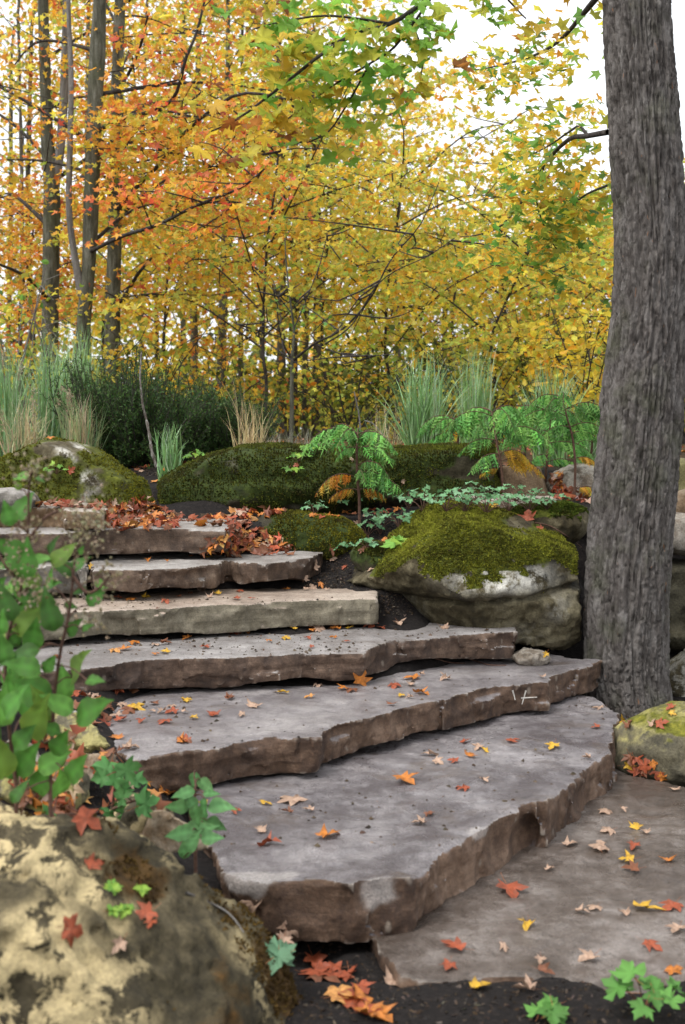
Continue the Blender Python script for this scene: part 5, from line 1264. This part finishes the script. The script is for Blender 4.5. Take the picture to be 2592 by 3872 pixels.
def ovate_mesh(name, var, col):
    if (name, var) not in OVM:
        r = np.random.default_rng(var + 50); K = 9
        s = np.linspace(0, 1, K); w = .31 * np.sin(np.pi * s ** .62) ** .95 * (1 - .25 * s ** 3) * r.uniform(.85, 1.1); w[0] = .01; w[-1] = 0
        w[1:-1] *= 1 + r.normal(0, .06, K - 2)
        zc = -r.uniform(.1, .35) * s ** 2 + .03 * np.sin(s * 9); V, C = [], []
        for k in range(K):
            for u in (-1, -.5, 0, .5, 1):
                V.append((u * w[k], s[k] - .06 * abs(u) * (1 - s[k]), zc[k] + (.22 * abs(u) - .05 * u * u) * w[k] + .012 * math.sin(s[k] * 40 + u * 3) * abs(u)))
                C.append(np.array(col) * (1.35 if u == 0 else (.82 if k % 2 else 1.08)) * r.uniform(.85, 1.15) * (1 + .5 * np.array([.5, .2, 0]) * (abs(u) == 1) * (r.random() < .3)))
        q = [(k * 5 + j, k * 5 + j + 1, k * 5 + j + 6, k * 5 + j + 5) for k in range(K - 1) for j in range(4)]
        OVM[(name, var)] = new_mesh('leaf', np.array(V), np.array(q), 4, M_GREEN, True, cols=np.array(C))
    return OVM[(name, var)]
z1 = lambda x, y: (x * .4464, 1750 + y * .4464)
z2 = lambda x, y: (x * .574, 2350 + y * .574)
LV = []
for (x, y, L, a) in [(190, 370, 260, -60), (70, 430, 200, -100), (185, 115, 130, 170), (340, 130, 100, 10), (150, 185, 100, -110), (80, 720, 260, -150), (170, 830, 200, -80), (60, 850, 180, 160), (340, 810, 200, -10), (430, 700, 190, -70), (530, 770, 260, -50), (690, 740, 90, -60), (670, 850, 180, -40), (440, 1020, 160, -20), (90, 1050, 200, -60), (430, 1260, 340, -95), (250, 1300, 360, -60), (630, 1390, 200, -50), (740, 1390, 110, -30), (820, 1130, 200, -50), (850, 1030, 110, 40), (660, 1080, 140, 175), (50, 1440, 150, 180), (110, 1480, 170, -120), (600, 1210, 110, 10), (15, 1350, 200, -90), (300, 1130, 180, 100), (20, 440, 130, -70)]:
    X_, Y_p = z1(x, y); LV.append((X_, Y_p, L * .4464, a, random.uniform(2.75, 3.0)))
for (x, y, L, a) in [(490, 290, 320, -75), (610, 580, 300, -35), (625, 385, 130, -10), (190, 450, 300, -150), (420, 400, 210, -100), (130, 215, 250, 170), (230, 650, 330, -70), (400, 800, 190, -60), (500, 970, 220, -60), (270, 1040, 230, -75), (400, 1070, 250, -70), (110, 860, 220, -140), (8, 900, 320, -90), (70, 970, 150, -120), (150, 290, 220, -160), (60, 330, 240, -100), (20, 560, 260, -80), (120, 1120, 160, -60), (300, 560, 200, -100), (160, 760, 200, -50), (20, 180, 200, -100), (90, 520, 260, -60)]:
    X_, Y_p = z2(x, y); LV.append((X_, Y_p, L * .574, a, random.uniform(2.75, 3.05)))
for _ in range(30):
    LV.append((random.uniform(-30, 240), random.uniform(2080, 2880), random.uniform(70, 150), random.uniform(-150, -30), random.uniform(2.8, 3.1)))
leafy('leafy_plant', 'tall green heart-leaved plant with dry seed heads along the left edge',
      [[(60, 2960, 2.95), (30, 2700, 2.92), (20, 2480, 2.9), (45, 2350, 2.88), (85, 2200, 2.86), (105, 2050, 2.85), (110, 1850, 2.82), (118, 1790, 2.8)],
       [(190, 2950, 2.95), (205, 2650, 2.93), (215, 2560, 2.92), (232, 2450, 2.9), (260, 2330, 2.9), (278, 2180, 2.88), (290, 2080, 2.87), (330, 1990, 2.86)],
       [(278, 2180, 2.88), (330, 2240, 2.87), (380, 2220, 2.86), (410, 2180, 2.85)], [(105, 2050, 2.85), (170, 1960, 2.84), (230, 1930, 2.83)], [(85, 2200, 2.86), (30, 2150, 2.8), (0, 2100, 2.8)]],
      LV, OVATE, PLG, 800, 2.9, 'leafy plants of the left bank',
      heads=[(110, 1800, 2.8, .022, 60), (150, 1770, 2.8, .02, 40), (290, 1990, 2.85, .035, 110), (350, 1960, 2.85, .03, 80), (330, 2060, 2.85, .03, 70), (390, 2190, 2.85, .025, 60), (100, 2190, 2.82, .035, 110), (150, 2230, 2.84, .03, 70), (60, 2030, 2.82, .03, 60), (110, 1990, 2.83, .02, 40), (350, 2330, 2.86, .025, 40), (440, 2180, 2.86, .012, 20)])
W1 = []
for (x, y, L, a) in [(690, 1000, 190, 120), (760, 1010, 160, -70), (850, 1010, 190, 60), (930, 1050, 130, 10), (820, 1090, 150, -60), (830, 1150, 140, -30), (990, 1190, 190, -20), (720, 1240, 180, -110), (820, 1240, 150, -60), (940, 1200, 150, 150), (340, 1230, 150, -90), (650, 1030, 130, 170)]:
    X_, Y_p = z2(x, y); W1.append((X_, Y_p, L * .47, a, random.uniform(3.25, 3.4)))
leafy('leafy_weed', 'bright green cut-leaved weed on the bank above the cream boulder', [[(420, 3120, 3.4), (430, 3020, 3.38), (440, 2960, 3.36), (470, 2930, 3.35)], [(425, 3060, 3.38), (500, 3030, 3.34), (560, 3020, 3.32)]], W1, MAPLE_HI, pal((.085, .28, .08), (.11, .33, .10), (.07, .22, .06)), 801, 3.4, 'leafy plants of the left bank')
W2 = []
for (x, y, L, a) in [(1210, 1130, 180, 175), (1280, 1045, 130, 100), (1360, 1080, 160, 30), (1390, 1130, 130, -10), (1450, 1210, 240, -15), (1170, 1220, 190, -170), (1330, 1260, 190, -80), (1260, 1180, 140, -120)]:
    X_, Y_p = z2(x, y); W2.append((X_, Y_p, L * .45, a, random.uniform(3.2, 3.32)))
for (x, y, L, a) in [(880, 400, 150, 160), (850, 480, 130, -80), (930, 400, 150, -30), (990, 380, 120, 20), (820, 420, 150, 175), (970, 440, 120, -10), (900, 340, 120, 80), (930, 300, 100, 100), (880, 460, 130, -60)]:
    W2.append((x / 1.21, 2804 + y / 1.21, L * .66, a, random.uniform(3.1, 3.25)))
leafy('leafy_weed', 'bluish ovate-leaved weed growing at the left corner of the lowest step', [[(740, 3230, 3.2), (745, 3130, 3.22), (735, 3050, 3.25), (740, 2970, 3.27), (735, 2935, 3.28)]], W2, OVATE, pal((.08, .24, .075), (.11, .29, .10), (.07, .20, .06)), 802, 3.3, 'leafy plants of the left bank')

# ------------------------------------------------------------------ fallen leaves
FC = {'orange': (.52, .18, .03), 'red': (.33, .075, .032), 'yellow': (.60, .36, .035), 'pale tan': (.44, .30, .215), 'brown': (.20, .075, .036), 'apricot': (.62, .30, .09)}
CD = {'o': 'orange', 'r': 'red', 'y': 'yellow', 't': 'pale tan', 'b': 'brown', 'a': 'apricot'}
FL = []
def add(off, sc, s):
    for w in s.split():
        x, y, c = w.split(','); sz = 1.0
        if c.endswith('+'): sz = 1.5; c = c[:-1]
        if c.endswith('-'): sz = .65; c = c[:-1]
        FL.append((off[0] + float(x) * sc, off[1] + float(y) * sc, c, sz))
add((1296, 2804), 1 / 1.21, '1205,325,t 1285,320,t- 1210,415,t 1340,395,y 1385,420,t- 1045,475,t 1180,490,t+ 1330,490,r 1300,550,y 1320,590,b 1495,550,o 950,590,t- 765,695,r+ 1395,775,y+ 1290,795,t 1500,765,r 1530,870,t 845,850,y 505,945,r+ 485,1040,r 740,955,t- 905,1015,t 930,1065,b 1120,1000,t 1420,945,r 1520,1055,o 1095,785,t- 1150,770,t- 1520,225,t- 635,1130,y 835,1145,t+ 230,1110,t+ 60,1200,r+ 20,1080,r 130,1270,o+ 290,185,o+ 545,220,r 650,185,t- 350,380,t 400,340,b- 400,65,t 505,95,r 440,100,t- 585,70,o 620,35,t 650,45,y- 960,30,y 1115,80,t- 565,5,r 780,2,r')
add((0, 2804), 1 / 1.21, '1215,290,y 1330,270,t+ 1195,410,t 1235,470,r 1510,435,o+ 1080,325,r- 930,295,y- 1315,330,b- 1410,320,t- 600,35,t 835,5,o 400,375,r+ 320,330,b+ 430,575,r 330,870,r 660,800,r 690,850,r- 540,950,t- 1170,760,t+ 1320,870,t+ 1290,930,t 1430,1070,r+ 1520,1080,r+ 1480,1040,r 1560,1180,a 1150,790,b 250,330,b 560,45,b- 740,230,o 790,250,b')
add((700, 2350), .638, '1045,330,o+ 790,385,t 935,405,o 985,415,b 570,428,y 735,455,a 1240,390,r 1345,340,o+ 1405,320,t- 1340,378,t- 1405,430,o+ 1280,448,y- 1330,458,t- 1225,498,b- 410,508,t 335,562,t- 170,560,r- 265,460,b- 15,475,y- 55,578,y- 1540,345,t 10,715,b 120,158,r 300,80,b 375,75,o 640,48,y- 600,105,y 500,122,o- 755,58,o- 800,48,t 885,48,o 730,105,r- 880,102,o- 750,158,r- 960,125,r- 1100,25,r 1165,45,r- 1270,18,t 980,45,y- 1530,42,t')
add((0, 2350), .574, '660,600,b+ 905,575,y+ 810,555,t 720,585,b 1020,550,b- 1130,565,t 1225,530,y 1130,605,r 1065,605,t- 1220,605,t- 1410,620,r 800,655,r 930,665,r 1080,670,r 770,775,o 870,840,t 1205,790,r 1520,515,b- 1280,645,y- 630,500,t 600,520,t 830,190,o 760,200,a 890,150,o 1030,160,t- 1095,150,b 1230,120,o 1360,180,r 1085,208,y 1025,222,o- 380,240,r- 1540,90,r 840,600,b 760,630,t 1000,600,t- 690,640,b')
add((0, 1836), 1 / 1.21, '600,525,o 670,515,y- 760,535,r 920,480,t+ 990,500,y 960,512,t- 1100,488,r- 1080,522,r- 1150,522,r- 820,515,b- 870,500,b- 680,345,o- 765,350,o- 415,375,y- 875,330,o- 960,335,y- 1430,468,t 1500,480,t- 1470,460,o- 1400,480,t- 540,520,r- 1310,480,o-')
add((900, 1500), .51, '570,1250,t+ 710,1210,t- 500,1350,t- 700,1140,b 900,1100,t- 1095,1065,o 790,1275,r- 920,1140,b- 985,1290,t- 840,880,b 1100,860,r+ 1180,850,o 560,885,o 690,890,o 170,880,o 310,855,o 885,940,t- 430,515,r- 1230,620,t- 1080,450,o- 845,470,t- 450,355,y 200,200,o- 940,895,t- 730,895,o 620,900,r 800,850,o 1040,870,r 1000,850,r 70,905,o 250,870,r')
add((1700, 1500), .569, '290,730,y+ 525,800,r+ 600,880,r- 700,150,r 90,20,o- 800,680,o 900,680,o 750,660,r 860,670,r')
add((1900, 2150), .4413, '820,1205,t 800,1370,r- 340,940,t- 370,750,y- 1030,1310,y 1090,1340,b 1300,1335,t 1370,1340,r 1110,1690,y 1170,1650,r 1230,1690,r 1280,1700,o 1200,1740,r 1330,1760,r 1340,1780,t- 1100,1640,b 1250,1740,b 1380,1780,o- 1150,1720,r 1440,1200,r 1460,1255,y-')
add((0, 1250), .4464, '1235,690,r 1435,645,r- 765,945,o 610,770,b- 1250,1165,o 1400,1190,o 1200,1200,t- 610,1190,r 430,920,o- 445,440,o- 715,525,o-')
add((0, 0), 1.0, '1190,3650,r+ 1250,3668,r+ 1315,3695,r+ 1290,3760,a+ 1345,3790,o+ 1400,3830,r+ 1445,3850,o+ 1225,3705,b+ 1370,3745,r')
# deep drifts: behind the sixth step and on the right end of the fifth
def pip(poly, x, y):
    c = False; n = len(poly)
    for i in range(n):
        a, b_ = poly[i], poly[i - 1]
        if (a[1] > y) != (b_[1] > y) and x < (b_[0] - a[0]) * (y - a[1]) / (b_[1] - a[1] + 1e-9) + a[0]: c = not c
    return c
def drift(poly, n, cols):
    xs_, ys_ = [p[0] for p in poly], [p[1] for p in poly]; out = []
    while len(out) < n:
        x, y = random.uniform(min(xs_), max(xs_)), random.uniform(min(ys_), max(ys_))
        if pip(poly, x, y): out.append((x, y, random.choice(cols), random.uniform(.7, 1.15)))
    return out
D1 = [(405, 1990), (395, 1935), (420, 1912), (560, 1905), (620, 1935), (680, 1965), (660, 2003), (420, 2003)]
D2 = [(745, 2100), (800, 2050), (870, 2000), (850, 1950), (930, 1960), (960, 2010), (1060, 2045), (1120, 2070), (1120, 2100), (900, 2112)]
D3 = [(600, 1925), (700, 1960), (860, 1950), (1000, 1920), (1100, 1930), (900, 1990), (660, 1990)]
D4 = [(110, 1918), (300, 1922), (390, 1932), (390, 1915), (110, 1905)]
D5 = [(2080, 1800), (2120, 1790), (2140, 1860), (2240, 1880), (2230, 1900), (2100, 1890)]
FLD = drift(D1, 40, 'rrrbobott') + drift(D2, 46, 'rrbbroat') + drift(D3, 16, 'robt') + drift(D4, 8, 'rob') + drift(D5, 10, 'rro')
print('fallen leaves', len(FL), len(FLD))
recs = []; heap = {}
for idx, (x, y, c, sz) in enumerate(FL + FLD):
    h_ = cast(x, y)
    if h_ is None or h_[2] > 12: continue
    loc, nr, dist, where, ob = h_
    pile = idx >= len(FL)
    N = np.array(nr); 
    if N[2] < .25 and not pile: N = N + np.array([0, -.2, .5])
    N = N / np.linalg.norm(N)
    tilt = .40 if pile else .07
    N = N + np.array([random.gauss(0, tilt), random.gauss(-.04, tilt), 0]); N /= np.linalg.norm(N)
    s_px = 1.0
    size = .060 * sz ** .85 * random.uniform(.85, 1.12)
    lift = .008 + (random.uniform(.0, .05) if pile else size * .04)
    recs.append((x, y, CD[c], where, Vector(np.array(loc) + np.array(nr) * lift * .5 + np.array([0, 0, lift * .5])), N, size, pile))
recs = recs[:300]
groups = {}
for r in recs: groups.setdefault((r[2], r[3]), []).append(r)
for (cn, where), L in groups.items():
    L.sort(key=lambda r: r[0])
    for k, (x, y, _, _, loc, N, size, pile) in enumerate(L):
        var = random.randrange(7); c = FC[cn]
        me = leaf_mesh('fallen_leaf', cn, c, M_FALLEN, var, MAPLE_FALL, .55 if cn in ('pale tan', 'brown') else .32)
        o = link('maple_leaf', me)
        place(o, loc, N, random.uniform(0, 6.28), size); o.scale = (size * random.uniform(.55, 1.1), size * random.uniform(.8, 1.15), size * random.uniform(.6, 1.5))
        wh = 'on ' + where if where != 'soil' else 'on the dark soil'
        lab = ('only %s fallen maple leaf %s' % (cn, wh)) if len(L) == 1 else ('%s %s fallen maple leaf %s' % ('leftmost' if k == 0 else ordn(k), cn, ('from left ' if k else '') + wh))
        tag(o, lab, 'leaf', 'fallen maple leaves')
# the uncountable rest of the litter
LP, LN = [], []
for poly, n in ((D1, 150), (D2, 150), (D3, 60), (D4, 30), (D5, 40)):
    for (x, y, c, s_) in drift(poly, n, 'r'):
        h_ = cast(x, y)
        if h_: LP.append(np.array(h_[0]) + np.array([0, 0, random.uniform(.0, .03)])); LN.append(np.array(h_[1]) + np.array([random.gauss(0, .5), random.gauss(-.1, .5), .5]))
for _ in range(90):
    h_ = cast(random.uniform(60, 640), random.uniform(2560, 3080))
    if h_ and h_[3] in ('soil', 'a bank stone'): LP.append(np.array(h_[0]) + np.array([0, 0, .008])); LN.append(np.array(h_[1]) + np.array([random.gauss(0, .5), random.gauss(-.2, .5), .4]))
for _ in range(900):
    x, y = random.uniform(-5, 5), random.uniform(8.2, 14)
    h_ = drop(x, y, 1.8)
    if h_: LP.append(np.array(h_[0]) + np.array([0, 0, .008])); LN.append(np.array(h_[1]) + np.array([random.gauss(0, .3), random.gauss(0, .3), .2]))
LP, LN = np.array(LP), np.array(LN); n = len(LP)
RNGL = np.random.default_rng(5)
lit_ = cloud('leaf_litter', *MAPLE_LO, LP, frames(LN, RNG.random(n) * 6.28), RNG.uniform(.04, .07, n), mixed(n, (pal(FC['red'], FC['brown']), 1.6), (pal(FC['orange'], FC['apricot']), .5), (pal(FC['pale tan']), .35)), M_FALLEN, jit=.3)
tag(lit_, 'rust red drifts of fallen maple leaves behind the upper steps', 'leaf litter', kind='stuff')
# mulch chips and crumbs
MP = []
for _ in range(7000):
    r = random.random()
    if r < .45: x, y = random.uniform(1150, 1560), random.uniform(1960, 2330)
    elif r < .6: x, y = random.uniform(550, 750), random.uniform(1740, 1800)
    elif r < .9: x, y = random.uniform(900, 2592), random.uniform(3300, 3872)
    else: x, y = random.uniform(300, 900), random.uniform(2650, 3200)
    h_ = cast(x, y)
    if h_ and h_[3] == 'soil': MP.append(np.array(h_[0]))
MP = np.array(MP); n = len(MP)
ch = cloud('mulch_chips', np.array([(-.5, -.2, 0), (.5, -.25, .05), (.6, .15, .12), (-.45, .22, .1), (0, 0, .3)]), np.array([(0, 1, 4), (1, 2, 4), (2, 3, 4), (3, 0, 4)]), MP, frames(RNG.normal(0, .5, (n, 3)) + np.array([0, 0, 1]), RNG.random(n) * 6.28), RNG.uniform(.006, .018, n), pick(pal((.010, .009, .008), (.018, .015, .014), (.03, .025, .022), (.06, .05, .042)), n, .3), M_MOSS)
tag(ch, 'dark bark mulch chips scattered over the soil beds', 'mulch', kind='stuff')
GP = []
for _ in range(1500):
    h_ = cast(random.uniform(200, 1900), random.uniform(2260, 2480)) if random.random() < .75 else cast(random.uniform(400, 2300), random.uniform(2500, 3200))
    if h_ and h_[1].z > .85 and 'stone step' in h_[3]: GP.append(np.array(h_[0]))
GP = np.array(GP); n = len(GP)
gt = cloud('grit', np.array([(-.5, -.3, 0), (.5, -.25, .0), (.4, .35, .0), (-.45, .32, .0), (0, 0, .45)]), np.array([(0, 1, 4), (1, 2, 4), (2, 3, 4), (3, 0, 4)]), GP, frames(RNG.normal(0, .2, (n, 3)) + np.array([0, 0, 1]), RNG.random(n) * 6.28), RNG.gamma(2.0, .0035, n) + .003, pick(pal((.02, .016, .013), (.05, .035, .025), (.10, .075, .055), (.03, .025, .02)), n, .3), M_MOSS)
tag(gt, 'dark crumbs of soil and grit scattered over the stone treads', 'grit', kind='stuff')
# twigs lying about
for i, (pts, lb) in enumerate([([(1735, 2478), (1790, 2500), (1850, 2518), (1915, 2520)], 'thin dark twig lying at the back of the second step'),
                               ([(1640, 2490), (1700, 2508), (1760, 2512)], 'curved hair-thin twig under the third step'),
                               ([(700, 3380), (850, 3450), (915, 3530)], 'pale root-like twig lying across the cream boulder'),
                               ([(2020, 1978), (2080, 1990), (2150, 2030), (2200, 2070)], 'dark twig lying over the small rock by the trunk')]):
    P = [np.array(h_[0]) + np.array(h_[1]) * .006 for h_ in (cast(a, b_) for a, b_ in pts) if h_]
    if len(P) > 2:
        V, Q = tubes([(smooth_path(P, 12), np.linspace(.0045, .002, 12))], 5)
        tag(link('twig', new_mesh('twig', V - V[0], Q, 4, M_BARK4 if 'pale' in lb else M_STEM, attrs={'furrow': np.ones(len(V))}), None, V[0]), lb, 'twig')
